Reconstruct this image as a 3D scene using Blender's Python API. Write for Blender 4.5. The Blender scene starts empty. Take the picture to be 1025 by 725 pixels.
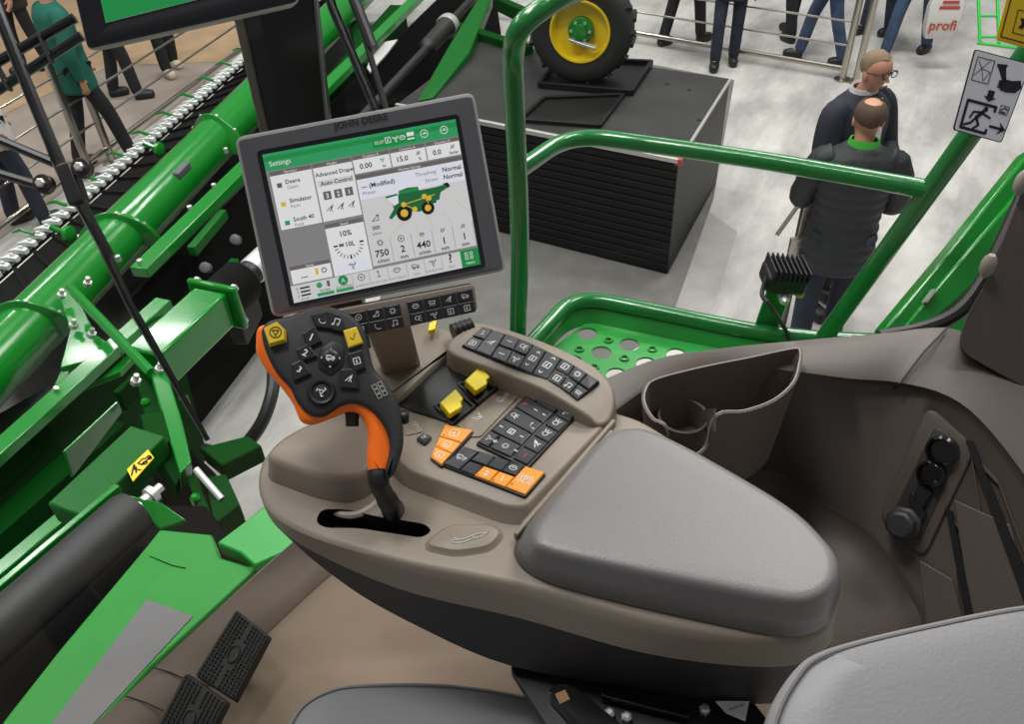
import bpy, bmesh, math, random
import numpy as np
from mathutils import Vector, Matrix
random.seed(7)
# ------------------------------------------------------------------ camera model (frame 1025 x 725)
F = 827.0; CX, CY = 512.5, 362.5; CAMH = 3.5
TH = math.radians(40); PH = math.atan2(47.5, 985)
_c, _s = math.cos(TH), math.sin(TH)
FW = np.array([0, _c, -_s]); _r0 = np.array([1., 0, 0]); _u0 = np.array([0, _s, _c])
RT = math.cos(PH)*_r0 - math.sin(PH)*_u0
UP = math.sin(PH)*_r0 + math.cos(PH)*_u0
CAM = np.array([0, 0, CAMH])
A = np.array
def nrm(v): v = np.asarray(v, float); return v/np.linalg.norm(v)
def ray(x, y): return FW + (x-CX)/F*RT + (CY-y)/F*UP
def Z(x, y, z):                      # point seen at (x, y) that lies at height z
    d = ray(x, y); return CAM + d*((z-CAMH)/d[2])
def D(x, y, t): return CAM + ray(x, y)*t
def PL(x, y, p0, n):                 # ... that lies on a plane
    d = ray(x, y); return CAM + d*(np.dot(p0-CAM, n)/np.dot(d, n))
def VZ(x, y, xy):                    # height above ground point xy seen at (x, y)
    d = ray(x, y); t = (d[0]*xy[0]+d[1]*xy[1])/(d[0]**2+d[1]**2); return CAMH+t*d[2]
UZ = A([0, 0, 1.])
scene = bpy.context.scene
col = scene.collection
# ------------------------------------------------------------------ materials
def lin(h):
    h = h.lstrip('#'); o = []
    for i in (0, 2, 4):
        v = int(h[i:i+2], 16)/255; o.append(v/12.92 if v <= .04045 else ((v+.055)/1.055)**2.4)
    return tuple(o)+(1,)
def mat(name, hexcol, rough=.5, metal=0., bump=None, var=None, emit=None, coat=0., spec=.5, alt=None):
    m = bpy.data.materials.new(name); m.use_nodes = True
    nt = m.node_tree; b = nt.nodes['Principled BSDF']
    c = lin(hexcol)
    b.inputs['Base Color'].default_value = c
    b.inputs['Roughness'].default_value = rough; b.inputs['Metallic'].default_value = metal
    b.inputs['Specular IOR Level'].default_value = spec
    if coat: b.inputs['Coat Weight'].default_value = coat; b.inputs['Coat Roughness'].default_value = .06
    tc = nt.nodes.new('ShaderNodeTexCoord')
    if var or alt:
        sc, amt = var or (6, .15)
        n = nt.nodes.new('ShaderNodeTexNoise'); n.inputs['Scale'].default_value = sc; n.inputs['Detail'].default_value = 4
        nt.links.new(tc.outputs['Object'], n.inputs['Vector'])
        rp = nt.nodes.new('ShaderNodeValToRGB')
        rp.color_ramp.elements[0].position = .35; rp.color_ramp.elements[1].position = .68
        a2 = lin(alt) if alt else tuple(x*(1+amt) for x in c[:3])+(1,)
        rp.color_ramp.elements[0].color = c if alt else tuple(x*(1-amt) for x in c[:3])+(1,)
        rp.color_ramp.elements[1].color = a2
        nt.links.new(n.outputs['Fac'], rp.inputs['Fac']); nt.links.new(rp.outputs['Color'], b.inputs['Base Color'])
    if bump:
        sc, st = bump[:2]
        n = nt.nodes.new('ShaderNodeTexNoise'); n.inputs['Scale'].default_value = sc; n.inputs['Detail'].default_value = 2
        nt.links.new(tc.outputs['Object'], n.inputs['Vector'])
        bp = nt.nodes.new('ShaderNodeBump'); bp.inputs['Strength'].default_value = st; bp.inputs['Distance'].default_value = bump[2] if len(bump) > 2 else .001
        nt.links.new(n.outputs['Fac'], bp.inputs['Height']); nt.links.new(bp.outputs['Normal'], b.inputs['Normal'])
    if emit:
        b.inputs['Emission Color'].default_value = c; b.inputs['Emission Strength'].default_value = emit
    return m
M = {}
def defm(k, *a, **kw): M[k] = mat(k, *a, **kw)
defm('taupe', '#867b6c', .45, bump=(420, .25, .0006))
defm('taupe_pad', '#757271', .36, bump=(620, .45, .0007))
defm('taupe_wall', '#4d443d', .6, bump=(420, .2, .0006))
defm('taupe_sill', '#635b54', .5, bump=(420, .2, .0006))
defm('taupe_rim', '#9a9186', .45)
defm('dark_shell', '#2c2827', .55, bump=(420, .2, .0006))
defm('pillar_brown', '#3b332e', .7)
defm('floor_mat', '#95826f', .8, bump=(300, .4, .001), var=(9, .08))
defm('floor_lip', '#7f7062', .6)
defm('seat_vinyl', '#7e7d7f', .55, bump=(340, .35, .0008))
defm('seat_seam', '#64615e', .7)
defm('black', '#111112', .45)
defm('black_gloss', '#070708', .2)
defm('black_soft', '#262627', .55, bump=(500, .3, .0005))
defm('rubber', '#201f1d', .5)
defm('key_black', '#24262a', .38)
defm('bezel', '#5c5c60', .5)
defm('bezel_in', '#1c1c20', .3)
defm('bezel_edge', '#a7a5a0', .4)
defm('brand_black', '#2f2f33', .3)
defm('white_ink', '#e8e8e6', .5)
defm('grey_ink', '#b9b4ab', .5)
defm('red_ink', '#c43a35', .5)
defm('orange', '#f0851c', .4)
defm('orange_grip', '#ff7410', .38)
defm('orange_key', '#ee9a2a', .42)
defm('dark_ink', '#3a2a14', .6)
defm('yellow', '#f2d90f', .38)
defm('yellow_key', '#e3c22c', .4)
defm('yellow_sign', '#f2c814', .45)
defm('green', '#0f7a22', .2, coat=.25)
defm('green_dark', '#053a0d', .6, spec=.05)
defm('green_rail', '#0c6f2b', .25, coat=.6)
defm('green_deck', '#1b8127', .4, spec=.3)
defm('green_plate', '#1f9336', .35, coat=.25)
defm('green_fresh', '#3fbf4e', .4)
defm('grip_strip', '#6c6b6c', .85, bump=(700, .5, .001))
defm('belt', '#0b0b0c', .85, bump=(60, .4, .004), spec=.15)
defm('taupe_bin', '#675d54', .55)
defm('green_mid', '#0a5a19', .35, spec=.2)
defm('guard_white', '#dfe3e0', .45)
defm('lips', '#a0655a', .6)
defm('recess_shade', '#060806', .85, spec=.1)  # near-black: shade of the gaps under header and deck, put into the colour
defm('steel', '#c9c9c6', .25, metal=1.)
defm('stainless', '#b9b3a8', .3, metal=1.)
defm('zinc', '#d2d2cc', .35, metal=.6)
defm('guard_grey', '#c6cbc8', .4, metal=.3)
defm('podium', '#0e0e0e', .5, spec=.3, var=(3, .2))
defm('podium_top', '#2b2a29', .45, var=(2, .3))
defm('trim_alu', '#c9c6c0', .35, metal=.6)
defm('tyre', '#22231f', .8, bump=(120, .4, .003))
defm('rim_yellow', '#e6c61a', .35)
defm('sign_white', '#f2f2f8', .5)
defm('sign_ink', '#1d1c2b', .5)
defm('skin', '#c08a70', .55)
defm('hair_brown', '#4d3a2a', .8)
defm('hair_grey', '#7c6751', .8)
defm('jacket_black', '#1d2123', .6, bump=(14, .5, .02))
defm('suit_navy', '#1c1f2b', .8)
defm('shirt_white', '#c9c5c6', .8)
defm('jeans', '#3a4c68', .9, var=(12, .25))
defm('jeans_dark', '#232a38', .9, var=(12, .25))
defm('trouser_black', '#1a1a1d', .9)
defm('teal_cloth', '#0f5c4c', .9)
defm('coat_dark', '#2a2622', .9)
defm('shoe_black', '#171616', .5)
defm('shoe_pale', '#c8b9a4', .7)
defm('collar_green', '#3fae35', .8)
defm('plastic_bag', '#cfccc6', .4)
defm('wood', '#9a7348', .6, var=(14, .2))
defm('paper', '#dcdcd8', .7)
defm('lamp_glow', '#fff6e8', .5, emit=6.)
defm('ink_red', '#b8463a', .6)
# screen colours give off light
for k, h, e in (('s_white', '#e9eae9', .75), ('s_tile', '#d4d5d4', .75), ('s_green', '#2f9a5f', .8), ('s_grey', '#8d8b8c', .7), ('s_bar', '#6f6965', .7),
                ('s_dark', '#26262a', .3), ('s_mach', '#1f6b3c', .7), ('s_yel', '#d9b53a', .8), ('s_txt2', '#77777a', .5), ('s_line', '#d0c6b8', .7), ('s_lilac', '#e6e6f2', .75), ('s_green2', '#1d8a45', .8)):
    m = mat(k, h, .35, emit=e); m.node_tree.nodes['Principled BSDF'].inputs['Base Color'].default_value = tuple(x*.15 for x in lin(h)[:3])+(1,); M[k] = m
def glass_mat():
    m = bpy.data.materials.new('window_glass'); m.use_nodes = True; nt = m.node_tree
    for n in list(nt.nodes): nt.nodes.remove(n)
    o = nt.nodes.new('ShaderNodeOutputMaterial'); t = nt.nodes.new('ShaderNodeBsdfTransparent'); g = nt.nodes.new('ShaderNodeBsdfGlossy')
    t.inputs['Color'].default_value = (.97, .985, .975, 1); g.inputs['Roughness'].default_value = .02; g.inputs['Color'].default_value = (1, 1, 1, 1)
    fr = nt.nodes.new('ShaderNodeFresnel'); fr.inputs['IOR'].default_value = 1.25
    mx = nt.nodes.new('ShaderNodeMixShader'); nt.links.new(fr.outputs[0], mx.inputs[0]); nt.links.new(t.outputs[0], mx.inputs[1]); nt.links.new(g.outputs[0], mx.inputs[2])
    nt.links.new(mx.outputs[0], o.inputs[0]); return m
M['glass'] = glass_mat()
# ------------------------------------------------------------------ objects
def tag(o, label=None, cat=None, group=None, kind=None):
    if label: o['label'] = label
    if cat: o['category'] = cat
    if group: o['group'] = group
    if kind: o['kind'] = kind
    return o
def thing(name, label, cat, loc=(0, 0, 0), group=None):
    o = bpy.data.objects.new(name, None); col.objects.link(o); o.location = tuple(float(x) for x in loc)
    o.empty_display_size = .1
    return tag(o, label, cat, group)
def wloc(o):
    v = A([0., 0, 0])
    while o is not None: v = v + A(o.location); o = o.parent
    return v
class MB:
    def __init__(s): s.V = []; s.Fc = []; s.MI = []
    def add(s, V, Fs, mi=0):
        n = len(s.V); s.V += [tuple(float(c) for c in v) for v in V]
        for f in Fs: s.Fc.append([i+n for i in f]); s.MI.append(mi)
        return s
    def box(s, c, ex, ey, ez, sx, sy, sz, mi=0):
        c = A(c); X = A(ex)*sx/2; Y = A(ey)*sy/2; W = A(ez)*sz/2
        V = [c+a*X+b*Y+d*W for d in (-1, 1) for b in (-1, 1) for a in (-1, 1)]
        return s.add(V, [(0, 2, 3, 1), (4, 5, 7, 6), (0, 1, 5, 4), (2, 6, 7, 3), (1, 3, 7, 5), (0, 4, 6, 2)], mi)
    def prism(s, P, off, mi=0):
        P = [A(p) for p in P]; n = len(P); off = A(off)
        return s.add(P+[p+off for p in P], [tuple(range(n)), tuple(range(2*n-1, n-1, -1))]+[(i, n+i, n+(i+1) % n, (i+1) % n) for i in range(n)], mi)
    def loft(s, rings, cap0=True, cap1=True, closed=True, mi=0):
        n = len(rings[0]); V = [p for r in rings for p in r]; Fs = []
        for k in range(len(rings)-1):
            for i in range(n if closed else n-1):
                j = (i+1) % n; Fs.append((k*n+i, k*n+j, (k+1)*n+j, (k+1)*n+i))
        if cap0: Fs.append(tuple(range(n-1, -1, -1)))
        if cap1: Fs.append(tuple(range((len(rings)-1)*n, len(rings)*n)))
        return s.add(V, Fs, mi)
    def tube(s, P, r, n=12, mi=0, caps=True, closed=False):
        P = [A(p, float) for p in P]; m = len(P)
        R = r if hasattr(r, '__len__') else [r]*m
        T = []
        for i in range(m):
            if closed: t = P[(i+1) % m]-P[i-1]
            else: t = P[min(i+1, m-1)]-P[max(i-1, 0)]
            T.append(nrm(t))
        a = nrm(np.cross(T[0], UZ if abs(T[0][2]) < .9 else A([1., 0, 0]))); rings = []
        for i in range(m):
            a = nrm(a-T[i]*np.dot(a, T[i])); b = np.cross(T[i], a)
            rings.append([P[i]+R[i]*(math.cos(q)*a+math.sin(q)*b) for q in [2*math.pi*k/n for k in range(n)]])
        if closed: rings.append(rings[0])
        return s.loft(rings, caps and not closed, caps and not closed, True, mi)
    def cyl(s, p0, p1, r0, r1=None, n=16, mi=0): return s.tube([p0, p1], [r0, r0 if r1 is None else r1], n, mi)
    def lathe(s, o, ax, prof, n=28, mi=0, caps=True):     # profile (radius, height)
        ax = nrm(ax); a = nrm(np.cross(ax, UZ if abs(ax[2]) < .9 else A([1., 0, 0]))); b = np.cross(ax, a)
        rings = [[A(o)+ax*h+max(r, 1e-5)*(math.cos(2*math.pi*k/n)*a+math.sin(2*math.pi*k/n)*b) for k in range(n)] for r, h in prof]
        return s.loft(rings, caps, caps, True, mi)
    def beam(s, p0, p1, w, h, up=UZ, mi=0):
        p0, p1 = A(p0), A(p1); ez = nrm(p1-p0); ex = nrm(np.cross(A(up), ez)); ey = np.cross(ez, ex)
        return s.box((p0+p1)/2, ex, ey, ez, w, h, np.linalg.norm(p1-p0), mi)
    def sphere(s, c, r, n=12, sc=(1, 1, 1), mi=0):
        rings = []
        for k in range(1, n//2):
            q = math.pi*k/(n//2); rings.append([A(c)+A([r*sc[0]*math.sin(q)*math.cos(2*math.pi*i/n), r*sc[1]*math.sin(q)*math.sin(2*math.pi*i/n), -r*sc[2]*math.cos(q)]) for i in range(n)])
        return s.loft(rings, True, True, True, mi)
    def quad(s, P, mi=0): return s.add(P, [tuple(range(len(P)))], mi)
    def build(s, name, mats, parent=None, bevel=0, seg=2, smooth=True, ang=35, sub=0, fix=True):
        if isinstance(mats, str): mats = [mats]
        off = wloc(parent) if parent is not None else A([0, 0, 0])
        me = bpy.data.meshes.new(name); me.from_pydata([tuple(A(v)-off) for v in s.V], [], s.Fc)
        for k in mats: me.materials.append(M[k])
        me.polygons.foreach_set('material_index', s.MI)
        me.validate()
        if fix:
            b = bmesh.new(); b.from_mesh(me); bmesh.ops.recalc_face_normals(b, faces=b.faces); b.to_mesh(me); b.free()
        if smooth:
            me.polygons.foreach_set('use_smooth', [True]*len(me.polygons)); me.set_sharp_from_angle(angle=math.radians(ang))
        o = bpy.data.objects.new(name, me); col.objects.link(o)
        if parent is not None: o.parent = parent
        if bevel:
            md = o.modifiers.new('bevel', 'BEVEL'); md.width = bevel; md.segments = seg; md.limit_method = 'ANGLE'; md.angle_limit = math.radians(40); md.harden_normals = False
            me.polygons.foreach_set('use_smooth', [True]*len(me.polygons))
        if sub:
            md = o.modifiers.new('sub', 'SUBSURF'); md.levels = sub; md.render_levels = sub
        return o
def cr(P, n=6, closed=False):                     # Catmull-Rom through points
    P = [A(p, float) for p in P]; m = len(P); out = []
    for i in range(m if closed else m-1):
        p0 = P[i-1] if (closed or i > 0) else 2*P[0]-P[1]
        p1 = P[i]; p2 = P[(i+1) % m]; p3 = P[(i+2) % m] if (closed or i+2 < m) else 2*P[-1]-P[-2]
        for k in range(n):
            t = k/n; out.append(.5*((2*p1)+(-p0+p2)*t+(2*p0-5*p1+4*p2-p3)*t*t+(-p0+3*p1-3*p2+p3)*t**3))
    if not closed: out.append(P[-1])
    return out
def fillet(P, r, n=5, closed=False):              # round the corners of a polyline
    P = [A(p, float) for p in P]; out = []; m = len(P)
    for i in range(m):
        if not closed and i in (0, m-1): out.append(P[i]); continue
        a, b, c = P[i-1], P[i], P[(i+1) % m]
        ra = min(r, .48*np.linalg.norm(a-b), .48*np.linalg.norm(c-b))
        s0 = b+nrm(a-b)*ra; s1 = b+nrm(c-b)*ra
        for k in range(n+1):
            t = k/n; out.append((1-t)**2*s0+2*t*(1-t)*b+t*t*s1)
    return out
def ZP(pts, z): return [Z(x, y, z) for x, y in pts]
def bil(Q, u, v): return (1-u)*(1-v)*Q[0]+u*(1-v)*Q[1]+u*v*Q[2]+(1-u)*v*Q[3]     # Q = TL TR BR BL
def cen(P): return sum(A(p) for p in P)/len(P)
def scale_ring(P, k, lift=0): c = cen(P); return [c+(A(p)-c)*k+UZ*lift for p in P]
def inset(P, d, n=None):                          # move every point towards the centroid by about d
    c = cen(P); return [A(p)+nrm(c-A(p))*d for p in P]
def slab(mb, top, n, t, rnd=.002, dome=0, mi=0):    # rounded-edge slab: outline, up normal, thickness
    n = A(n)
    mb.loft([[p-n*t for p in top], [p-n*rnd for p in top], [p-n*rnd*.3 for p in inset(top, rnd*.35)], [p for p in inset(top, rnd)], [p+n*dome for p in inset(top, rnd*4)]], True, True, True, mi)
    return mb
# ------------------------------------------------------------------ writing and pictograms
_tc = {}
def text_geo(s, bold=False):
    if (s, bold) in _tc: return _tc[(s, bold)]
    cu = bpy.data.curves.new('t', 'FONT'); cu.body = s; cu.size = 1; cu.resolution_u = 2
    if bold: cu.offset = .018
    o = bpy.data.objects.new('t', cu); col.objects.link(o)
    bpy.context.view_layer.update()
    dg = bpy.context.evaluated_depsgraph_get(); e = o.evaluated_get(dg); me = e.to_mesh()
    V = A([tuple(v.co) for v in me.vertices]) if len(me.vertices) else np.zeros((0, 3)); Fs = [tuple(p.vertices) for p in me.polygons]
    e.to_mesh_clear(); bpy.data.objects.remove(o); bpy.data.curves.remove(cu)
    _tc[(s, bold)] = (V, Fs); return V, Fs
def text(mb, s, o, ex, ey, h, mi=0, align='c', bold=False, lift=0):
    V, Fs = text_geo(s, bold)
    if not len(V): return
    x0, x1 = V[:, 0].min(), V[:, 0].max(); k = h/.7
    sh = {'c': -(x0+x1)/2, 'l': -x0, 'r': -x1}[align]; n = nrm(np.cross(ex, ey))
    mb.add([A(o)+A(ex)*(v[0]+sh)*k+A(ey)*(v[1]-.35)*k+n*lift for v in V], Fs, mi)
def stroke(mb, P, o, ex, ey, sz, w, mi=0, closed=False, lift=0):   # a line of width w drawn on a surface (unit coordinates)
    n = nrm(np.cross(ex, ey)); P = [A(o)+A(ex)*p[0]*sz+A(ey)*p[1]*sz+n*lift for p in P]; m = len(P)
    for i in range(m if closed else m-1):
        a, b = P[i], P[(i+1) % m]
        if np.linalg.norm(b-a) < 1e-7: continue
        t = nrm(b-a); q = np.cross(n, t)*w/2; e = t*w*.3
        mb.add([a-q-e, b-q+e, b+q+e, a+q-e], [(0, 1, 2, 3)], mi)
def fill(mb, P, o, ex, ey, sz, mi=0, lift=0):
    n = nrm(np.cross(ex, ey)); mb.add([A(o)+A(ex)*p[0]*sz+A(ey)*p[1]*sz+n*lift for p in P], [tuple(range(len(P)))], mi)
def circ(r, n=12, cx=0, cy=0, a0=0, a1=2*math.pi): return [(cx+r*math.cos(a0+(a1-a0)*k/n), cy+r*math.sin(a0+(a1-a0)*k/n)) for k in range(n+1)]
ICONS = {
 'circle_dot': [circ(.38), circ(.1, 6)], 'gear': [circ(.25)]+[[(.25*math.cos(a), .25*math.sin(a)), (.42*math.cos(a), .42*math.sin(a))] for a in [k*math.pi/4 for k in range(8)]],
 'wedge': [[(-.4, -.3), (.4, .3), (.35, -.3), (-.4, -.3)], [(.1, .3), (.4, .3)]], 'phone': [circ(.35, 8, 0, 0, math.pi, 1.6*math.pi), [(-.4, .1), (-.3, .3)], [(.1, -.4), (.3, -.3)]],
 'note': [[(-.2, -.3), (-.2, .35), (.3, .35), (.3, -.2)], circ(.1, 6, -.3, -.3), circ(.1, 6, .2, -.22)], 'fan': [circ(.15)]+[[(.15*math.cos(a), .15*math.sin(a)), (.42*math.cos(a+.5), .42*math.sin(a+.5)), (.42*math.cos(a+.9), .42*math.sin(a+.9))] for a in (0, 2.1, 4.2)],
 'drop': [[(-.4, 0), (-.2, .25), (.2, .25), (.4, 0), (.2, -.25), (-.2, -.25), (-.4, 0)], [(-.2, .05), (.2, .05)]], 'lamp': [circ(.25, 10, -.1, .05), [(.1, -.15), (.35, -.35)], [(.2, .2), (.4, .3)], [(.22, 0), (.45, 0)]],
 'arrows': [[(-.4, 0), (.4, 0)], [(-.25, .15), (-.4, 0), (-.25, -.15)], [(.25, .15), (.4, 0), (.25, -.15)]], 'box': [[(-.35, -.35), (.35, -.35), (.35, .35), (-.35, .35), (-.35, -.35)], [(-.1, -.15), (0, .2), (0, -.2)]],
 'plane': [[(-.4, -.2), (0, .1), (.4, .35), (.1, 0), (.2, -.4)], [(-.1, -.3), (.3, .1)]], 'mach': [[(-.4, -.15), (-.4, .2), (0, .2), (.1, .05), (.4, .05), (.4, -.15), (-.4, -.15)], circ(.13, 8, -.2, -.2), circ(.1, 8, .25, -.2)],
 'num': [[(-.15, .2), (.05, .35), (.05, -.35)], [(-.15, -.35), (.25, -.35)]], 'bars': [[(-.35, -.3), (-.1, .3)], [(-.1, -.3), (.15, .3)], [(.15, -.3), (.4, .3)]],
 'plus': [[(-.3, 0), (.3, 0)], [(0, -.3), (0, .3)]], 'minus': [[(-.3, 0), (.3, 0)]], 'seat': [[(-.3, .4), (-.2, -.1), (.3, -.15)], [(-.2, -.1), (-.25, -.35), (.25, -.35)]],
 'header': [[(-.4, .2), (.4, .2), (.3, -.1), (-.3, -.1), (-.4, .2)], [(-.2, -.1), (-.3, -.35)], [(0, -.1), (0, -.35)], [(.2, -.1), (.3, -.35)]], 'check': [[(-.3, 0), (-.05, -.3), (.35, .35)]],
 'tri': [circ(.4, 14), [(-.22, .15), (.22, .15), (0, -.25), (-.22, .15)]], 'q': [circ(.2, 8, 0, .18, math.pi, -.5*math.pi), [(0, -.02), (0, -.18)], circ(.03, 4, 0, -.35)], 'p': [circ(.28, 12), [(-.08, -.18), (-.08, .17), (.1, .15), (.1, .0), (-.08, 0)], circ(.42, 6, 0, 0, -.8, .8), circ(.42, 6, 0, 0, math.pi-.8, math.pi+.8)],
 'none': [], 'up': [[(-.25, -.1), (0, .2), (.25, -.1)]], 'down': [[(-.25, .1), (0, -.2), (.25, .1)]], 'rotate': [circ(.35, 10, 0, 0, .4, 5.4), [(.1, -.1), (.25, -.28), (.4, -.1)]],
}
def icon(mb, kind, o, ex, ey, sz, w, mi=1, lift=0):
    for P in ICONS[kind]: stroke(mb, P, o, ex, ey, sz, w, mi, False, lift)
def key(name, Q, n, h, mats, parent, ic=None, txt=None, gap=.06, isz=.6, w=None, rot=0, imi=1, led=False, flip=False):
    """a push key on quad Q (TL TR BR BL), raised by h, pictogram printed on top"""
    Q = [A(q) for q in Q]; c = cen(Q); n = A(n)
    Q = [c+(q-c)*(1-gap) for q in Q]
    b0 = [q-n*.002 for q in Q]; r = .0012
    t1 = [q+n*(h-r*.6) for q in Q]; t2 = [q+nrm(c-q)*r*1.5+n*h for q in Q]
    mb = MB(); mb.loft([b0, t1, t2], True, True)
    ex = nrm(Q[1]-Q[0]); ey = nrm(np.cross(n, ex)); s = min(np.linalg.norm(Q[1]-Q[0]), np.linalg.norm(Q[3]-Q[0]))
    if rot: cr_, sr_ = math.cos(rot), math.sin(rot); ex, ey = ex*cr_+ey*sr_, -ex*sr_+ey*cr_
    o = c+n*(h+.0003); w = w or max(.0007, s*.05)
    for item in (ic if isinstance(ic, list) else [(ic, 0, 0, 1)] if ic else []):
        k, dx, dy, sc = item[:4]; icon(mb, k, o+ex*dx*s+ey*dy*s, ex, ey, s*isz*sc, w, item[4] if len(item) > 4 else imi)
    if txt: text(mb, txt, o, ex, ey, s*isz*.7, imi, bold=True)
    if led: fill(mb, circ(.05, 6), bil(Q, .15, .85)+n*(h+.0003), ex, ey, s, 2 if len(mats) > 2 else imi)
    return mb.build(name, mats, parent, smooth=False)
# ================================================================== helpers needing orientation
def inset_n(P, d, n):
    m = len(P); P = [A(p) for p in P]; n = nrm(n)
    area = sum(np.dot(n, np.cross(P[i]-P[0], P[(i+1) % m]-P[0])) for i in range(m)); sg = 1 if area > 0 else -1
    out = []
    for i in range(m):
        t = P[(i+1) % m]-P[i-1]; q = np.cross(n, t)*sg; L = np.linalg.norm(q); out.append(P[i]+(q/L if L > 1e-9 else q)*d)
    return out
def puff(mb, top, n, t, r=.003, dome=.0, din=.008, mi=0, flare=0):
    n = nrm(n); I = lambda d: inset_n(top, d, n)
    rings = [[p-n*t for p in I(-flare)], [p-n*r for p in top], [p-n*r*.35 for p in I(r*.3)], I(r)]
    if dome: rings += [[p+n*dome*.7 for p in I(r+din*.5)], [p+n*dome for p in I(r+din)]]
    mb.loft(rings, True, True, True, mi); return mb
def up_quad(pts, z): return ZP(pts, z)
# ================================================================== CAB SHELL (setting)
FLZ = 2.25
sill_px = [(-120, 900), (20, 780), (90, 725), (200, 625), (300, 537), (385, 548)]
# cab floor
fl = MB()
fp = ZP([(-60, 900), (100, 735), (150, 690), (215, 630), (275, 580), (330, 545), (420, 500), (560, 470), (760, 470), (850, 600), (900, 800), (800, 1050), (300, 1200)], FLZ)
fl.prism(fp, -UZ*.05)
tag(fl.build('floor', 'floor_mat', None, bevel=.004), kind='structure')
# raised front lip of the cab floor
lip = MB()
La = cr(ZP([(-130, 900), (20, 782), (92, 727), (205, 622), (300, 537), (390, 470)], 2.262), 6)
Lb = cr(ZP([(-60, 900), (75, 782), (140, 727), (238, 640), (325, 563), (410, 500)], 2.272), 6)
Lc = cr(ZP([(-40, 905), (90, 790), (155, 735), (250, 650), (335, 572), (420, 508)], 2.252), 6)
lip.loft([[p-UZ*.10 for p in La], La, [p*.5+q*.5+UZ*.012 for p, q in zip(La, Lb)], Lb, Lc], False, False, False)
for k in (8, 11):
    pass
tag(lip.build('trim_1', 'floor_lip', None, ang=60), kind='structure')
seam = MB()
for a, b in (((152, 668), (190, 682)), ((126, 697), (164, 712))):
    q0, q1 = Z(*a, 2.274), Z(*b, 2.277); seam.tube([q0, q0*.5+q1*.5+UZ*.006, q1], .0012, 6)
tag(seam.build('trim_2', 'dark_shell', None), kind='structure')
# right side wall of the cab: sill, inner wall, tray
PW0 = Z(900, 383, 2.68); PWn = nrm(np.cross(Z(994, 432, 2.68)-PW0, Z(881, 540, 2.5)-PW0))
if np.dot(PWn, CAM-PW0) < 0: PWn = -PWn
W = lambda x, y, o=0: PL(x, y, PW0, PWn)+PWn*o
K0 = cr(ZP([(500, 430), (530, 412), (560, 400), (650, 362), (720, 350), (800, 341), (880, 334), (947, 328)], 2.72)+[Z(985, 343, 2.715), Z(1022, 362, 2.70), Z(1080, 400, 2.68)], 4)
K1 = cr(ZP([(510, 470), (545, 450), (590, 430), (655, 385), (722, 366), (795, 372)], 2.712)+[Z(850, 379, 2.70), Z(900, 383, 2.69), W(952, 397, .012), W(994, 432, .012), W(1060, 520, .012)], 4)
K2 = cr(ZP([(515, 480), (555, 462), (600, 440), (665, 395), (730, 385), (792, 386)], 2.69)+[Z(850, 384, 2.685), W(898, 387), W(945, 402), W(985, 437), W(1050, 530)], 4)
K3 = cr(ZP([(500, 520), (560, 505), (640, 490), (700, 478), (773, 472), (820, 500)], 2.5)+[Z(855, 520, 2.5), W(881, 542), W(923, 603), W(932, 640), W(940, 760)], 4)
wr = MB()
wr.loft([[p-UZ*.30-np.array([0, -.0, 0]) for p in K0], [p-UZ*.008 for p in K0], K0, [p*.93+q*.07+UZ*.004 for p, q in zip(K0, K1)], [p*.1+q*.9+UZ*.003 for p, q in zip(K0, K1)], K1], False, False, False)
for f_ in range(len(wr.Fc)):
    if (f_ % (len(K0)-1)) >= 28: wr.MI[f_] = 1
tag(wr.build('trim_3', ['taupe_sill', 'taupe_wall'], None, ang=50), kind='structure')
wi = MB(); wi.loft([K1, [p*.7+q*.3 for p, q in zip(K1, K2)], K2, [p*.5+q*.5 for p, q in zip(K2, K3)], K3], False, False, False)
K4 = [p*.97+cen(K3)*.03-UZ*.012 for p in K3]
tag(wi.build('wall_right', 'taupe_wall', None, ang=50), kind='structure')
tr = MB()
K5 = [p*.90+A([.25, .62, 2.47])*.10-UZ*.035 for p in K3]; K6 = [p*.5+A([.2, .55, 2.46])*.5-UZ*.02 for p in K3]
tr.loft([K3, [p+UZ*.006 for p in K4], K4, K5, K6], False, False, False)
tag(tr.build('trim_4', 'taupe_wall', None, ang=50), kind='structure')
# drain boss in the tray
db = MB(); c0 = Z(866, 571, 2.449)
db.lathe(c0, UZ, [(.022, -.03), (.02, .0005), (.009, .002), (.008, -.001), (.0, -.001)], 20)
tag(db.build('trim_5', 'taupe_sill', None), kind='structure')
dp = thing('hole_plug', 'small round black plug in the hollow of the side tray', 'plug', c0)
q = MB(); q.lathe(c0+UZ*.0, UZ, [(.008, 0), (.008, .003), (.005, .004), (.004, .002), (0, .002)], 14); q.build('plug_disc', 'black', dp)
# seam lines in the side wall
sm = MB()
sm.tube([Z(947, 329, 2.726), Z(925, 352, 2.722), Z(900, 384, 2.694)], .0016, 6)
sm.tube([W(900, 386, .001), W(840, 428, .004), W(775, 468, .004)], .0022, 6)
tag(sm.build('trim_6', 'dark_shell', None), kind='structure')
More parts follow.
